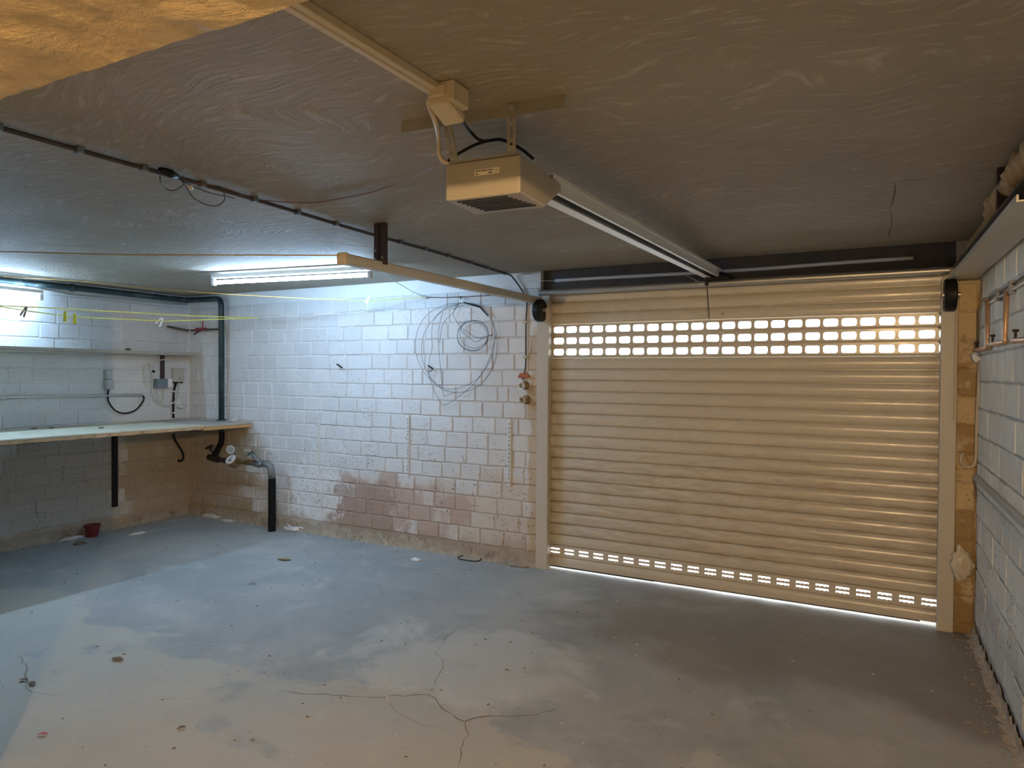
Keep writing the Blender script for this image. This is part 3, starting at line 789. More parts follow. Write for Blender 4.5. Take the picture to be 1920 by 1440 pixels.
wv = [Bk(706, 503, D - .58), Bk(716, 510, D - .5), Bk(740, 527, D - .3), Bk(775, 548, D - .05), Bk(797, 557, D - .03)]
tag(M().tube(wv, .003, 6).build('lamp_flex', m_cablew, smooth='all'), 'thin cable from the ceiling lamp to a knot on the door wall', 'cable')
wv2 = [Bk(400, 525, 4.0), Bk(384, 527, 4.05), Bk(362, 526, 4.1), Bk(300, 530, 4.0), Bk(262, 530, 3.95)]
tag(M().tube(wv2, .004, 6).build('lamp_feed', m_cabledk, smooth='all'), 'dark feed cable on the ceiling at the lamp end near the corner', 'cable')
bl = thing('light_bulb', LAMP, 'bare warm light bulb hanging behind the low beam', 'lamp')
M().blob(LAMP, .022, n=8, jit=0).build('bulb_glass', m_bulb, bl, smooth='all')
M().lathe([(0, .03), (.014, .03), (.014, .075), (.018, .08), (.018, .11), (0, .11)], LAMP, (0, 0, 1), 12).build('bulb_holder', m_whitepl, bl)
M().tube([LAMP + V((0, 0, .11)), V((LAMP.x, LAMP.y, ZC))], .004, 6).build('flex', m_whitepl, bl)

# ------------------------------------------------------------------ clothes lines and pegs
hk = V((-5.055, D - .04, 1.953))
yl = thing('clothes_line', hk, 'bright yellow double clothes line tied to a hook on the door wall', 'clothes line')
pa = [(-5.0, D - .04), (-4.93, 1.6)]
P1 = lambda u, v: onv(u, v, (-5.055, D - .04), (-4.95, 1.6))
upper = [P1(0, 573), P1(105, 578), P1(355, 592), P1(455, 595.5), hk]
lower = [P1(0, 575), P1(52, 583), P1(120, 592), P1(140, 594.5), P1(310, 602), P1(355, 600.5), P1(455, 597), hk]
upper.insert(0, upper[0] + (upper[0] - upper[1]) * 1.2); lower.insert(0, lower[0] + (lower[0] - lower[1]) * 1.6)
M().tube(upper, .0042, 6).build('line', m_yrope, yl); M().tube(lower, .0042, 6).build('line', m_yrope, yl)
M().tube(spline([hk, hk + V((0, .02, -.012)), hk + V((0, .045, 0))], 4), .003, 6).build('hook', m_galv, yl)
o1a = V((-2.22, 2.45, 1.995)); o1b = onp(0, 470, 2, 2.06); o1b = o1b + (o1b - o1a) * .25
tag(M().tube([o1b, o1a.lerp(o1b, .5) - V((0, 0, .012)), o1a], .003, 6).build('orange_line', m_orope, smooth='all'), 'orange cord stretched under the ceiling to the left track end', 'clothes line')
kn = Bk(797, 557, D - .03); w0 = onv(0, 506, (kn.x, kn.y), (-5.75, 3.0))
ol = [onv(u, v, (kn.x, kn.y), (-5.75, 3.0)) for u, v in ((0, 510), (150, 527), (250, 538), (400, 550), (520, 557), (600, 561), (700, 564))] + [kn]
for p in ol: p.z = min(p.z, 2.18)
pl_ = thing('pale_line', kn, 'long thin cord running from a knot on door wall over the drain pipe', 'clothes line')
M().tube(ol[:5], .003, 6).build('orange_length', m_orope, pl_); M().tube(ol[4:], .0028, 6).build('pale_length', m_yrope, pl_)
M().blob(kn, .012, n=6, jit=.3).build('knot', m_cablew, pl_)
cb = [Bk(u, v, D - .012) for u, v in ((797, 557), (830, 558), (880, 556), (930, 553), (958, 552))]
tag(M().tube(cb, .003, 6).build('wall_string', m_cabledk), 'dark string stretched along the top joint of the door wall', 'string')
def peg(p, mt, lab, ang, spread=.0, L=.072):
    t = thing('clothes_peg', p, lab, 'clothes peg', 'clothes pegs')
    R3 = Matrix.Rotation(ang, 3, CF)
    for sgn in (-1, 1):
        a = V((0, 0, .018)); x = CR * (sgn * .0035); d = R3 @ (V((0, 0, -1)) * L + CR * (sgn * (.004 + spread)))
        top = R3 @ (V((0, 0, .016)) + x * .9)
        M().bar(p + top, p + top + d, .011, .007, up=CF).build('jaw', mt, t, bevel=.001)
    M().tube([p + CF * .007 - V((0, 0, .012)), p - CF * .007 - V((0, 0, .012))], .005, 8).build('spring', m_galv, t)
peg(P1(48, 579), m_bpeg, 'weathered brown wooden peg on the clothes line, farthest from the hook', .45, .006)
peg(P1(122, 588), m_ypeg, 'yellow peg on the clothes line, next to the brown wooden peg', 0, .0)
peg(P1(140, 592), m_ypeg, 'yellow peg on the clothes line, second from the brown peg', .0, .0)
peg(P1(303, 599), m_wpeg, 'white peg hanging tilted on the clothes line before the red valve', .62, .014)
peg(onv(691, 560, (kn.x, kn.y), (-5.75, 3.0)), m_wpeg, 'white peg on the thin cord in front of the whitewashed door wall', .5, .004, .06)

# ------------------------------------------------------------------ shelf and workbench on the left wall
sh = thing('wall_shelf', (XC + .1, 3.0, 1.62), 'long weathered board shelf on the left wall above the sockets', 'shelf')
ye = 4.50
zt = 1.632
s = M(); n = 26
for i in range(n + 1):
    y = 1.0 + (ye - 1.0) * i / n; w = .205 + .006 * math.sin(9 * y) + (-.0 if y < 3.4 else .0) + random.uniform(-.003, .003); h = .024 + .006 * math.sin(2 * y)
    for x, z in ((XC + .004, zt - h), (XC + w, zt - h), (XC + w + random.uniform(-.004, .004), zt), (XC + .004, zt)): s.v.append(V((x, y, z)))
for i in range(n):
    for k in range(4): l = (k + 1) % 4; s.f.append((4 * i + k, 4 * i + l, 4 * i + 4 + l, 4 * i + 4 + k))
s.f += [(0, 1, 2, 3), (4 * n + 3, 4 * n + 2, 4 * n + 1, 4 * n)]
s.build('board', m_shelf, sh)
q0, q1 = Lf(305, 668, XC + .02), Lf(305, 715, XC + .02)
M().box((XC, q0.y - .016, q1.z), (XC + .03, q0.y + .016, zt - .03)).build('bracket', m_darkpaint, sh, bevel=.002)
M().box((XC, 1.9, 1.40), (XC + .03, 1.93, zt - .03)).build('bracket', m_darkpaint, sh, bevel=.002)
tag(M().blob(Lf(240, 655, XC + .08), .022, 1.2, 1, .5, 6).build('dirt_lump', m_cabledk, smooth='all'), 'small dark clump lying on the upper shelf', 'debris')

XB = -5.193; zb = .972
wbn = thing('workbench', (-5.65, 3.0, zb), 'long workbench of pale board with raw chipped edge on the left wall', 'workbench')
y_e = 4.02
M().box((XC + .004, .9, zb - .012), (XB, y_e, zb)).build('tabletop', m_bench, wbn, bevel=.002)
s = M(); n = 60
for i in range(n + 1):
    y = .9 + (y_e - .9) * i / n
    d = random.uniform(-.006, .004)
    for x, z in ((XB - .03, zb - .038), (XB + .001 + d, zb - .038 + random.uniform(0, .004)), (XB + .001 + d * .4, zb - .0125), (XB - .03, zb - .0125)): s.v.append(V((x, y, z)))
for i in range(n):
    for k in range(4): l = (k + 1) % 4; s.f.append((4 * i + k, 4 * i + l, 4 * i + 4 + l, 4 * i + 4 + k))
s.f += [(0, 1, 2, 3), (4 * n + 3, 4 * n + 2, 4 * n + 1, 4 * n)]
s.build('edge_strip', m_edge, wbn)
M().box((XC + .004, y_e + .002, zb - .022), (XB + .004, D - .012, zb)).build('end_board', m_shelf, wbn, bevel=.003)
M().box((XB - .028, y_e - .02, zb - .050), (XB + .010, D - .014, zb - .0225)).build('front_batten', m_wood, wbn, bevel=.004)
M().box((XC + .004, .9, zb - .075), (XC + .05, D - .02, zb - .04)).build('wall_batten', m_darkpaint, wbn)
def blk(y):
    M().box((XC, y - .022, .205), (XC + .03, y + .022, zb - .045)).build('support_post', m_black, wbn, bevel=.002)
    M().box((XC + .02, y - .018, zb - .042), (XC + .62, y + .018, zb - .012)).build('support_arm', m_black, wbn, bevel=.002)
blk(3.765); blk(1.75)
for u, v in ((64, 803), (97, 802), (190, 802)):
    tag(M().blob(Fl(u, v, zb + .004), .016, 1, 1.4, .3, 5, .2).build('wood_chip', m_leaf, smooth='all'), None)
chips = [o for o in COL.objects if o.name.startswith('wood_chip')]
for o, lb in zip(chips, ('small dark scrap on the workbench, farthest from the corner', 'small dark scrap on the workbench, middle one of three', 'small dark scrap on the workbench below the grey switch box')):
    tag(o, lb, 'debris', 'scraps on the workbench')
tag(M().blob(Bk(438, 788, 4.47), .028, 1.3, .8, .4, 6, .3).build('paper_scrap', m_cloth, smooth='all'), 'crumpled white scrap on the bench end beside the drain pipe', 'paper')

# ------------------------------------------------------------------ electrics on the left wall
XE = XC + .05
sb = thing('switch_box', Lf(205, 730), 'grey two-part surface switch and socket box on the left wall', 'switch box')
p0 = Lf(193, 692, XC); p1 = Lf(212, 731, XE)
y0 = Lf(200, 710, XE).y; y1 = Lf(213, 710, XE).y
zt_, zm, zb0 = Lf(206, 693, XE).z, Lf(206, 711, XE).z, Lf(206, 730, XE).z
M().box((XC, y0, zm + .002), (XE - .004, y1 - .008, zt_)).build('switch', m_greypl, sb, bevel=.006, bseg=2)
M().box((XC, y0, zb0), (XE + .004, y1, zm - .002)).build('socket', m_greypl, sb, bevel=.006, bseg=2)
yc = (y0 + y1) / 2
k = [V((XC + .025, yc, zb0)), Lf(202, 745, XC + .02), Lf(206, 758, XC + .03), Lf(218, 771, XC + .04), Lf(235, 775, XC + .04), Lf(254, 769, XC + .04), Lf(266, 756, XC + .03), Lf(270, 746, XC + .02), Lf(265, 740, XC + .012)]
tag(M().tube(spline(k, 6), .0075, 8).build('black_cable', m_black, smooth='all'), 'black cable looping down from the grey switch box to the conduit', 'cable')
cd0, cd1 = Lf(0, 745, XC + .016), Lf(266, 740.5, XC + .016)
cdt = thing('wall_conduit', cd1, 'long pale conduit pipe along the left wall between shelf and bench', 'conduit')
M().tube([cd1 + (cd0 - cd1) * 1.9, cd1], .0125, 10).build('pipe', m_conduit, cdt, smooth='all')
pcl = Lf(4, 746, XC + .016); M().tube([pcl - V((0, .03, 0)), pcl + V((0, .03, 0))], .019, 10).build('coupling', m_conduit, cdt, smooth='all')
jb = thing('junction_box', Lf(307, 727), 'blue grey cable box with white end cap below the shelf bracket', 'junction box')
ya, yb, yc2 = Lf(293, 718, XC + .05).y, Lf(315, 718, XC + .06).y, Lf(324, 718, XC + .06).y; z1, z0_ = Lf(305, 710.5, XC + .06).z, Lf(305, 727.5, XC + .06).z
M().box((XC, ya, z0_), (XC + .06, yb, z1)).build('box_body', m_dgreypl, jb, bevel=.007, bseg=2)
M().box((XC, yb + .001, z0_ + .004), (XC + .062, yc2, z1 + .002)).build('end_cap', m_whitepl, jb, bevel=.004)
fb = thing('fuse_box', Lf(336, 716), 'flat beige square box on the left wall beside the corner', 'electrical box')
ya, yb = Lf(326, 700, XC + .045).y, Lf(345, 700, XC + .045).y; z1, z0_ = Lf(335, 691, XC + .04).z, Lf(335, 716, XC + .04).z
M().box((XC, ya, z0_), (XC + .045, min(yb, D - .06), z1)).build('box_body', m_track, fb, bevel=.004)
pm = Lf(337, 711, XC + .046); M().tube(spline([pm + V((0, -.008, .010)), pm + V((0, .004, .012)), pm + V((0, .006, .003)), pm + V((0, -.002, -.003)), pm + V((0, -.001, -.009))], 3), .002, 5).build('printed_mark', m_ink, fb)
M().box((XC + .005, ya - .01, z0_ - .014), (XC + .03, min(yb, D - .06), z0_ - .002)).build('gland_bar', m_black, fb)
bk_ = [Lf(330, 718, XC + .02), Lf(326, 733, XC + .015), Lf(325.5, 745, XC + .015), Lf(325, 760, XC + .015), Lf(325, 784, XC + .015)]
rc = thing('riser_cable', bk_[-1], 'black riser cable with pale clips from the beige box to the bench', 'cable')
M().tube(bk_, .010, 8).build('sleeve', m_pipeblack, rc, smooth='all')
for v in (734, 774): p = Lf(325, v, XC + .016); M().box(p - V((.016, .018, .007)), p + V((.014, .018, .007))).build('clip', m_whitepl, rc, bevel=.002)
wc = thing('cable_coil', Lf(286, 696), 'bundled white cable loops tied on the left wall beside the junction box', 'cable')
Q = lambda u, v, d=.03: Lf(260 + u / 10.28, 660 + v / 10.28, XC + d)
for pts_, r in (([Q(250, 380), Q(240, 270), Q(200, 215), Q(145, 260), Q(105, 350), Q(110, 430), Q(130, 520), Q(140, 620), Q(185, 680)], .006),
               ([Q(280, 350), Q(300, 260), Q(350, 190), Q(450, 150), Q(550, 150), Q(620, 175)], .0055),
               ([Q(265, 390), Q(270, 500), Q(262, 650), Q(275, 800), Q(340, 930), Q(450, 1010), Q(560, 1030), Q(680, 970), Q(750, 870), Q(775, 720), Q(775, 590)], .0062),
               ([Q(370, 680), Q(372, 800), Q(400, 930), Q(440, 965), Q(480, 900), Q(490, 800), Q(490, 690)], .0058),
               ([Q(350, 560), Q(320, 620), Q(350, 680), Q(380, 690)], .005),
               ([Q(120, 440), Q(180, 450), Q(250, 420), Q(300, 380), Q(360, 380)], .004)):
    M().tube(spline(pts_, 6), r, 8).build('loop', m_cablew, wc, smooth='all')
M().tube([Q(255, 380), Q(300, 372)], .012, 8).build('tie', m_black, wc)
tag(M().blob(Lf(340, 763, XC + .02), .03, .6, 1.2, .45, 6, .2).build('plaster_scrap', m_cloth, smooth='all'), 'small white scrap stuck on the left wall above the bench', 'scrap')
uc = [Lf(325, 814, XC + .03), Lf(328, 825, XC + .03), Lf(336, 838, XC + .03), Lf(343, 850, XC + .03), Lf(343, 861, XC + .03), Lf(337, 865, XC + .025), Lf(334, 862, XC + .02)]
tag(M().tube(spline(uc, 5), .011, 8).build('hooked_cable', m_black, smooth='all'), 'black hooked cable end coming out below the workbench', 'cable')

# ------------------------------------------------------------------ pipes in the corner
dp = thing('drain_pipe', (-5.58, D - .06, .8), 'dark green iron pipe along the left wall top and down the corner', 'pipe')
xw = XC + .075; yw = D - .06
zA = Lf(87, 534, xw).z; zB_ = Lf(345, 562, xw).z
cT = Bk(415, 569, yw); cB = Bk(415.5, 812, yw)
path = [V((xw, 1.0, zA + (zA - zB_) * 1.4)), V((xw, yw, zB_)), V((cT.x, yw, zB_ - .005)), V((cB.x, yw, .86))]
M().tube(fillet(path, .08, 6), .027, 12).build('main_run', m_pipegreen, dp, smooth='all')
for t_ in (2.6, 3.35):
    M().tube([V((xw, t_, zA + (zA - zB_) * (3.3 - t_) / 1.5)), V((xw, t_ + .03, zA + (zA - zB_) * (3.27 - t_) / 1.5))], .033, 12).build('collar', m_pipegreen, dp, smooth='all')
M().tube([V((cB.x, yw, zb + .0)), V((cB.x, yw, zb + .012))], .045, 14).build('flange', m_pipegreen, dp, smooth=True)
YM = D - .13
ql = [V((cB.x, yw, .86)), Bk(416, 827, yw), Bk(405, 848, YM), Bk(401, 858, YM)]
M().tube(fillet(ql, .04, 5), .025, 12).build('lower_bend', m_pipeblack, dp, smooth='all')
# second, thin pale pipe below it on the left wall
tp = [V((XC + .03, 1.0, Lf(0, 528, XC + .03).z + .02)), Lf(60, 540, XC + .03), Lf(125, 553, XC + .03), Lf(350, 571, XC + .03)]
tag(M().tube(tp, .010, 8).build('thin_pipe', m_conduit, smooth='all'), 'thin pale pipe just under the dark pipe on the left wall', 'pipe')
# branch with the red valve
bv = thing('valve_branch', Bk(378, 617, yw), 'dark branch pipe with a red valve beside the vertical corner pipe', 'pipe')
b0_ = Bk(413, 617, yw); b1_ = Bk(372, 619, yw); b2_ = V((xw, yw, b1_.z)); b3_ = Lf(314, 612, xw)
M().tube(fillet([b0_, b2_, b3_], .05, 5), .010, 8).build('branch', m_cabledk, bv, smooth='all')
M().tube([Bk(386, 617, yw), Bk(368, 618, yw)], [.016, .019], 10).build('valve_body', m_redp, bv, smooth=True)
M().tube([Bk(380, 616, yw), Bk(380, 603, yw)], .007, 8).build('valve_stem', m_redp, bv); M().bar(Bk(373, 620, yw - .02), Bk(363, 628, yw - .05), .016, .012).build('tap_lever', m_rust, bv, bevel=.002)
vw = [Bk(376, 570, yw), Bk(366, 585, yw - .02), Bk(358, 610, yw - .04), Bk(352, 645, yw - .06), Bk(348, 660, yw - .08)]
tag(M().tube(spline(vw, 5), .004, 6).build('hanging_cord', m_cablew, smooth='all'), 'thin pale cord hanging from the dark pipe to the shelf end', 'cord')
# stop valve, meter, tap, elbow and sleeve
wm = thing('water_meter', Bk(434, 862, YM), 'brass water meter with round white dial and open lid', 'water meter')
M().tube([Bk(402, 860, YM), Bk(415, 862, YM), Bk(428, 865, YM), Bk(436, 867, YM)], [.02, .022, .024, .026], 12).build('inlet', m_rust, wm, smooth='all')
M().tube([Bk(392, 857, YM), Bk(408, 861, YM)], [.03, .034], 12).build('stop_valve', m_rust, wm, smooth=True)
M().tube([Bk(400, 852, YM), Bk(393, 839, YM - .03)], .009, 8).build('valve_stem', m_rust, wm)
hv = Bk(392.5, 838, YM - .03); ax = (Bk(393, 839, YM - .03) - Bk(400, 852, YM)).normalized()
M().tube([hv + (ax.orthogonal().normalized() * math.cos(t) + ax.cross(ax.orthogonal().normalized()) * math.sin(t)) * .036 for t in [2 * math.pi * k / 14 for k in range(14)]], .007, 6, closed=True).bar(hv - ax.orthogonal().normalized() * .036, hv + ax.orthogonal().normalized() * .036, .01, .008).build('hand_wheel', m_rust, wm, smooth='all')
mc = Bk(438, 866, YM); md = V((-.10, -.75, .65)).normalized()
M().lathe([(0, -.045), (.045, -.04), (.052, -.02), (.052, .03), (.050, .036), (0, .036)], mc, md, 20).build('meter_body', m_brass, wm, smooth=True)
dc = mc + md * .037
M().lathe([(0, .0), (.041, .0), (.041, .004), (0, .0041)], dc, md, 24).build('dial', m_whitepl, wm)
M().lathe([(.041, -.004), (.052, -.004), (.052, .012), (.044, .014), (.041, .005)], dc, md, 24).build('bezel', m_whitepl, wm, smooth=True)
xo = md.cross(V((1, 0, 0))).normalized(); s = M()
for a_, b_, w_ in ((-.018, .018, .014), (-.010, .010, .005)): pass
s.bar(dc + md * .005 + V((-.018, 0, 0)) + xo * -.010, dc + md * .005 + V((.018, 0, 0)) + xo * -.010, .012, .002, up=md)
s.bar(dc + md * .005 + V((-.012, 0, 0)) + xo * .014, dc + md * .005 + V((.012, 0, 0)) + xo * .014, .006, .002, up=md)
s.build('counter', m_ink, wm)
lc = Bk(432, 843, YM - .01); ld = V((.35, -.9, -.15)).normalized(); lo = ld.orthogonal().normalized(); lq = ld.cross(lo)
M().tube([lc + (lo * math.cos(t) + lq * math.sin(t)) * .037 for t in [2 * math.pi * k / 20 for k in range(20)]], .006, 6, closed=True).build('lid_rim', m_whitepl, wm, smooth='all')
M().lathe([(0, 0), (.036, 0), (.036, .003), (0, .003)], lc, ld, 20).build('lid', m_greypl, wm)
M().tube([Bk(447, 866, YM), Bk(462, 867, YM), Bk(464, 867, YM), Bk(478, 868, YM)], [.02, .02, .026, .024], 12).build('outlet', m_brass, wm, smooth=True)
tpo = thing('tap_fitting', Bk(488, 868, YM), 'grey tee fitting with a green-handled drain tap beside the meter', 'tap')
M().tube([Bk(474, 868, YM), Bk(486, 871, YM), Bk(500, 869, YM)], [.026, .029, .026], 12).build('tee', m_lead, tpo, smooth='all')
M().tube([Bk(490, 869, YM), Bk(478, 858, YM - .02), Bk(472, 849, YM - .03)], [.022, .017, .012], 10).build('tap_body', m_lead, tpo, smooth='all')
M().bar(Bk(464, 853, YM - .04), Bk(476, 847, YM - .03), .014, .02).build('tap_handle', plain('green_tap', (.05, .16, .10), .5), tpo, bevel=.004)
M().tube(spline([Bk(462, 846, YM - .02), Bk(458, 844, YM - .02), Bk(462, 843, YM - .02), Bk(470, 845, YM - .02)], 4), .003, 6).build('tap_wire', m_whitepl, tpo)
eb = thing('black_riser', V((-4.755, YM, 0)), 'black sleeved pipe rising from the floor with a grey elbow', 'pipe')
xe = Bk(510, 900, YM).x
M().tube(fillet([Bk(494, 869, YM), V((xe - .02, YM, Bk(505, 872, YM).z)), V((xe, YM, Bk(510, 900, YM).z))], .10, 8), .030, 14).build('elbow', m_lead, eb, smooth='all')
M().tube([V((xe, YM, Bk(510, 897, YM).z)), V((xe, YM, .0))], .033, 16).build('sleeve', m_pipeblack, eb, smooth=True)

# ------------------------------------------------------------------ things on the door wall
def standard(u, lab):
    p = Bk(u, 830); x = p.x; z0, z1 = .592, 1.096
    s = M(); y0, y1 = D - .013, D - .010
    s.box((x - .013, y0, z0), (x - .010, D + .004, z1)); s.box((x + .010, y0, z0), (x + .013, D + .004, z1))
    for a, b in ((-.010, -.007), (-.002, .002), (.007, .010)): s.box((x + a, y0, z0), (x + b, y1, z1))
    z = z0
    while z < z1 - .012:
        s.box((x - .0075, y0 + .0002, z), (x + .0075, y1, min(z + .012, z1))); z += .032
    s.box((x - .0075, y0 + .0002, z1 - .012), (x + .0075, y1, z1))
    o = s.build('shelf_standard', m_whitepl); M().box((x - .0098, D - .004, z0 + .002), (x + .0098, D - .001, z1 - .002)).build('slot_shade', m_chshade, o); tag(o, lab, 'shelf standard', 'slotted shelf standards')  # dark plate added as painted shade behind the slots
standard(598, 'white slotted shelf standard on the door wall, nearest the black pipe')
standard(766, 'white slotted shelf standard on the door wall, middle one of three')
standard(956, 'white slotted shelf standard on the door wall, nearest the roller door')
# coil of wire
wcl = thing('wire_coil', Bk(866, 565, D - .03), 'large coil of thin grey wire hung from a nail on the door wall', 'wire coil')
m_wire = plain('grey_iron_wire', (.13, .13, .13), .5, .5, .2)
def pw_(pts, r=.0018, d=.03, k=6): M().tube(spline([Bk(680 + u / 5.333, 540 + v / 5.333, D - d) for u, v in pts], k), r, 6).build('strand', m_wire, wcl, smooth='all')
pw_(((1000, 150), (850, 160), (680, 240), (570, 370), (525, 550), (545, 700), (620, 850), (730, 960), (830, 1005), (950, 1005), (1080, 950), (1200, 850), (1290, 680), (1320, 520), (1315, 400), (1270, 280), (1190, 200), (1090, 155), (1000, 150)))
pw_(((980, 155), (830, 200), (700, 320), (610, 470), (590, 620), (610, 760), (690, 910), (800, 1010), (940, 1045), (1100, 1015), (1230, 910), (1320, 740), (1345, 560), (1325, 400), (1250, 250), (1150, 170), (1020, 145)), .0018, .036)
pw_(((960, 165), (800, 230), (710, 330), (690, 470), (695, 600), (665, 720), (660, 840), (690, 960), (740, 1080), (800, 1165), (870, 1150), (970, 1080), (1100, 970), (1210, 830), (1290, 640), (1330, 470)), .0018, .028)
pw_(((940, 190), (900, 250), (830, 320), (790, 390), (770, 550)), .0018, .033)
pw_(((800, 240), (760, 420), (760, 580), (770, 720), (790, 930), (810, 1080), (850, 1070), (930, 1040)), .0018, .034)
pw_(((950, 170), (905, 250), (930, 320), (990, 400), (1060, 450), (1130, 490), (1220, 490), (1310, 465)), .002, .04)
for dx, dy, sc_ in ((0, 0, 1), (12, -14, .93), (-6, 10, .97)):
    pts_ = [(1102 + dx + 155 * sc_ * math.cos(t), 475 + dy + 150 * sc_ * math.sin(t)) for t in [2 * math.pi * k / 14 for k in range(15)]]
    pw_(pts_, .0018, .034 + dx * .0004)
pw_(((965, 400), (1010, 450), (1080, 510), (1140, 540), (1200, 500), (1300, 460)), .002, .038)
M().tube([Bk(1 * 1010 / 5.333 + 680, 567, D - .034), Bk(900, 576, D - .034), Bk(915, 592, D - .034)], .006, 6).build('wrap', m_black, wcl)
M().tube([Bk(863.5, 556, D - .001), Bk(863.5, 560, D - .05), Bk(863, 556, D - .055)], .005, 6).build('nail', m_rust, wcl)
def wpeg(u0, v0, u1, v1, lab, hook=None):
    t = thing('wall_peg', Bk(u0, v0), lab, 'peg', 'black pegs in the door wall')
    M().tube([Bk(u0, v0, D + .01), Bk(u1, v1, D - .05)], .007, 8).build('rod', m_black, t)
    if hook: M().tube(spline([Bk(u1, v1, D - .05)] + [Bk(a, b, D - .04) for a, b in hook], 4), .003, 6).build('hook', m_black, t)
wpeg(631, 682, 641, 689, 'black peg in the whitewashed door wall, farther from the wire coil')
wpeg(802, 685, 811, 691, 'black hooked peg in the door wall inside the wire coil', ((808, 696), (803, 696)))
# round sockets
def rsock(u, v, lab, ring):
    t = thing('round_socket', Bk(u, v), lab, 'socket', 'round sockets by the door post')
    c = Bk(u + 4, v - 1, D)
    M().lathe([(0, 0), (.034, 0), (.034, .016), (.026, .022), (.026, .05), (0, .05)], c + V((.01, 0, 0)), (-.35, -1, -.08), 20).build('socket_base', m_brass, t, smooth=True)
    d = V((-.35, -1, -.08)).normalized()
    M().lathe([(0, .045), (.018, .045), (.022, .056), (.029, .056), (.029, .035), (.024, .035)], c + V((.01, 0, 0)), d, 20).build('ring', ring, t, smooth=True)
rsock(980, 723, 'round cream-ringed socket on the door wall, upper of the two', m_whitepl)
rsock(982, 750, 'round yellowed socket on the door wall, lower of the two', m_beigepl)
c = Bk(981, 704, D - .03)
tag(M().prism([(-.05, -.018), (.045, -.016), (.042, .004), (.02, .016), (-.03, .018)], c, (1, 0, 0), (0, 0, 1), (0, .03, 0)).build('terracotta_shard', m_terra, bevel=.003), 'orange brown shard stuck above the round sockets', 'shard')

# ------------------------------------------------------------------ right wall fittings
XRr = XR - .012
def rod(pts, screw, lab):
    p = [Rt(u, v, XR - .02) for u, v in pts]
    t = thing('copper_rod', p[-1], lab, 'rod', 'copper rods on the right wall')
    M().tube(fillet(p, .05, 5), .011, 8).build('rod', m_copper, t, smooth='all')
    q = Rt(*screw, XR - .02); M().tube([q + V((0, 0, -.015)), q + V((0, 0, .03)), q + V((0, 0, .032)), q + V((0, 0, .042))], [.005, .005, .011, .011], 8).build('screw', m_rust, t)
rod(((1852, 560), (1851, 645), (1851, 652), (1826, 657)), (1831, 655), 'bent pale rod on the right wall in the corner by the door')
rod(((1888, 545), (1884, 635), (1884, 641), (1857, 646)), (1861, 644), 'bent copper rod on the right wall, between the two others')
rod(((1960, 634), (1922, 637), (1899, 639)), (1904, 637), 'copper rod on the right wall with a screw on top, farthest from the door')
rc_ = [Rt(u, v, XR - .012) for u, v in ((1846, 566), (1856, 558), (1880, 543), (1905, 528), (1925, 514), (1960, 490))]
rcc = thing('right_wall_cable', rc_[0], 'thin cables clipped across the upper right wall', 'cable')
M().tube(rc_, .005, 6).build('cable', m_cabledk, rcc, smooth='all'); M().tube([p + V((0, 0, -.025)) for p in rc_], .005, 6).build('cable', m_cablew, rcc, smooth='all')
for u, v in ((1873, 548), (1898, 533)): p = Rt(u, v, XR - .012); M().box(p - V((.012, .014, .04)), p + V((.012, .014, .015))).build('clip', m_dgreypl, rcc)
cc = [Bk(u, v, D - .03) for u, v in ((1838, 575), (1839, 640), (1835, 720), (1831, 800), (1830, 850), (1826, 872), (1812, 876), (1803, 868), (1802, 858), (1806, 850))]
tag(M().tube(spline(cc, 6), .008, 8).build('corner_cable', m_beigepl, smooth='all'), 'beige cable down the right corner ending in a loop', 'cable')
tag(M().blob(Bk(1833, 668, D - .05), .032, .9, .7, 1, 7, .2).build('plastic_wrap', m_whitepl, smooth='all'), 'pale crumpled plastic cap in the right corner below the rod', 'cap')
tag(M().blob(Bk(1803, 1058, D - .035), .064, .8, .42, 1.35, 16, .17).build('plastic_bag', m_bag, smooth='all'), 'crumpled brownish plastic bag hanging on the right door pillar', 'bag')
s = Bk(1800, 1010, D - .03)
M().tube([V((.372, D - .032, 1.84)), V((.40, D - .034, 1.70)), V((.40, D - .034, .0 + .9))], .002, 6)
gl = [V((.418, D - .04, 1.92)), V((.418, D - .038, 1.2))]
tag(M().tube(gl, .004, 6).build('door_rod', m_beigepl), 'thin pale rod along the right guide post of the door', 'rod')
ts = [Bk(985, 528, D - .05), Bk(1100, 524, D - .08), Bk(1200, 518, D - .12), Bk(1280, 513, D - .14), Bk(1300, 523, D - .13), Bk(1312, 530, D - .10)]
tag(M().tube(ts, .0018, 5).build('white_string', m_cablew), 'thin white string along the lintel tied to the opener rail', 'string')

# ------------------------------------------------------------------ things on the floor
p = Fl(173, 1006)
pt = thing('flower_pot', p, 'small dark red plastic flower pot at the foot of the left wall', 'pot')
M().lathe([(0, .0), (.043, 0), (.058, .082), (.058, .084), (.064, .084), (.066, .104), (.060, .104), (.054, .08), (.040, .008), (0, .008)], p, (0, 0, 1), 24).build('pot_wall', m_pot, pt, smooth=True)
def heap(u, v, r, sx, sy, sz, lab, mt, name='rag', cat='rag', n=12, jit=.25):
    p = Fl(u, v); tag(M().blob(p + V((0, 0, r * sz * .2)), r, sx, sy, sz, n, jit, zmin=.001).build(name, mt, smooth='all'), lab, cat)
heap(552, 993, .11, 1.15, .6, .32, 'crumpled white rag on the floor beside the black sleeved pipe', m_cloth)
heap(632, 1004, .04, 1.2, .7, .5, 'small white crumpled paper at the foot of door wall', m_cloth, 'paper_scrap', 'paper')
heap(398, 970, .12, 1.5, .35, .25, 'pale heap of fallen plaster in the left corner', m_plasterlump, 'plaster_heap', 'plaster')
heap(425, 977, .07, 1.4, .4, .2, 'low streak of fallen plaster right of the corner heap', m_plasterlump, 'plaster_heap', 'plaster')
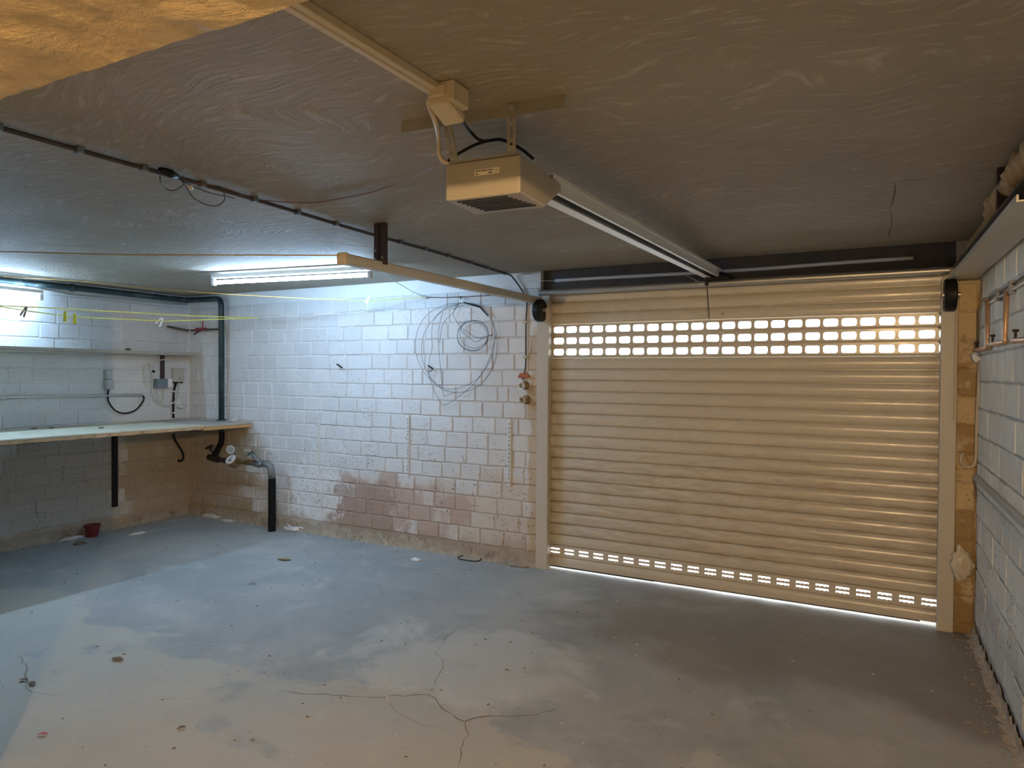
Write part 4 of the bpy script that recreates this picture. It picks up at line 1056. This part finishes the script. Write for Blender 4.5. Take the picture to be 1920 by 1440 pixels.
heap(258, 1001, .06, .5, 1.2, .2, 'white plaster piece beside the red pot, towards the corner', m_chipw, 'plaster_piece', 'plaster')
heap(138, 1010, .07, .5, 1.4, .22, 'pale plaster piece on the floor beside the red pot', m_chipw, 'plaster_piece', 'plaster')
heap(150, 1020, .04, .8, 1.2, .4, 'brown clod of dirt before the red pot', m_leaf, 'clod', 'debris')
heap(968, 1060, .07, 1.4, .6, .3, 'heap of dirt and rubble at the foot of left door post', m_footing, 'rubble_heap', 'rubble')
heap(780, 1051, .03, 1.3, .7, .5, 'small white scrap on the floor near the wire ring', m_cloth, 'paper_scrap', 'paper')
heap(765, 1022, .018, 1, 1, 1, 'tiny blue chip at the foot of the door wall', m_blue, 'plastic_chip', 'debris', 6)
heap(255, 970, .03, 1.4, 1, .3, 'flat white flake on the floor under the bench', m_chipw, 'plaster_flake', 'plaster', 6)
ctr = Fl(880, 1047, .006)
tag(M().tube([ctr + V((.098 * math.cos(t), .06 * math.sin(t), .003 * math.sin(3 * t))) for t in [2 * math.pi * k / 28 for k in range(28)]], .004, 6, closed=True).build('wire_ring', m_rust, smooth='all'), 'rusty wire ring lying on the floor by the door wall', 'wire ring')
def leaf(u, v, L, ang, lab, mt=m_leaf, name='dry_leaf', cat='leaf', w=.4):
    p = Fl(u, v); s = M(); R = Matrix.Rotation(ang, 3, 'Z'); n = 6
    for i in range(n + 1):
        t = i / n; ww = w * L * math.sin(math.pi * min(max(t, .04), .96)) * .5
        for sgn in (-1, 0, 1): s.v.append(p + R @ V(((t - .5) * L, sgn * ww, .004 + .012 * abs(sgn) * L * 8 * .3 + .006 * math.sin(3 * t))))
    for i in range(n):
        for k in range(2): a = 3 * i + k; s.f.append((a, a + 1, a + 4, a + 3))
    b = len(s.v); s.v += [q - V((0, 0, .0015)) for q in s.v[:b]]; s.f += [tuple(reversed([i + b for i in f])) for f in s.f[:]]
    tag(s.build(name, mt, smooth='all'), lab, cat)
leaf(44, 1277, .05, .3, 'dry brown leaf on the floor crack, nearer the left wall')
leaf(60, 1284, .06, -.2, 'dry brown leaf lying across the floor crack, larger of two')
leaf(220, 1238, .08, .1, 'faded brown leaf on the open floor')
leaf(822, 1128, .03, .0, 'orange wood chip on the floor, larger of two', m_wood, 'wood_chip_orange', 'wood chip')
leaf(830, 1120, .02, .2, 'orange wood chip on the floor, smaller of two', m_wood, 'wood_chip_orange', 'wood chip')
leaf(80, 1379, .04, .5, 'red and white scrap of wrapper on the floor', m_redpk, 'wrapper_scrap', 'litter')
leaf(533, 1050, .12, .2, 'flat ochre flake on the floor', plain('ochre_flake', (.36, .30, .17), .9), 'ochre_flake', 'debris', .5)
leaf(474, 1096, .05, .7, 'dark wood splinter lying on the open floor', m_leaf, 'splinter', 'debris', .25)
leaf(340, 1367, .035, 1.0, 'dark seed-like crumb on the near floor', m_leaf, 'crumb', 'debris', .5)
def scatter(name, mt, n, lab, rgn, smin, smax, seed):
    rg = random.Random(seed); s = M()
    for _ in range(n):
        x, y = rgn(rg); r = rg.uniform(smin, smax); b = len(s.v); a0 = rg.uniform(0, 6)
        el = rg.uniform(1, 2.6)
        for k in range(4): s.v.append(V((x + math.cos(a0 + k * 1.57) * r * (el if k % 2 else 1), y + math.sin(a0 + k * 1.57) * r * (el if k % 2 else 1), .0004)))
        s.v.append(V((x + rg.uniform(-.3, .3) * r, y, .0006 + r * .9)))
        s.f += [(b, b + 1, b + 4), (b + 1, b + 2, b + 4), (b + 2, b + 3, b + 4), (b + 3, b, b + 4), (b + 3, b + 2, b + 1, b)]
    tag(s.build(name, mt), lab, 'debris', kind='stuff')
scatter('floor_crumbs', m_leaf, 200, 'dark crumbs of dirt strewn over the concrete floor', lambda r: (r.uniform(-5.6, .4), r.uniform(1.2, 4.3)), .002, .006, 1)
scatter('pale_crumbs', m_chipw, 120, 'pale crumbs of plaster strewn over the concrete floor', lambda r: (r.uniform(-5.6, .3), r.uniform(1.2, 4.3)), .002, .005, 2)
g0 = Fl(745, 1265)
scatter('plaster_dust', m_chipw, 110, 'patch of fine white plaster grit on the floor above the crack', lambda r: (g0.x + r.gauss(0, .14), g0.y + r.gauss(0, .10)), .0015, .004, 3)
scatter('wall_base_debris', m_chip, 420, 'crumbled mortar and grit along the wall bases', lambda r: r.choice(((r.uniform(-6.0, -2.2), D - .03 - abs(r.gauss(0, .06))), (XC + .04 + abs(r.gauss(0, .07)), r.uniform(2.0, 4.4)), (XR - .03 - abs(r.gauss(0, .06)), r.uniform(1.6, 4.5)))), .003, .007, 4)
print('pale', [tuple(round(q, 2) for q in p) for p in ol], 'tube', a, b, e1)
print('bricks', n1, n2, n3, n4)
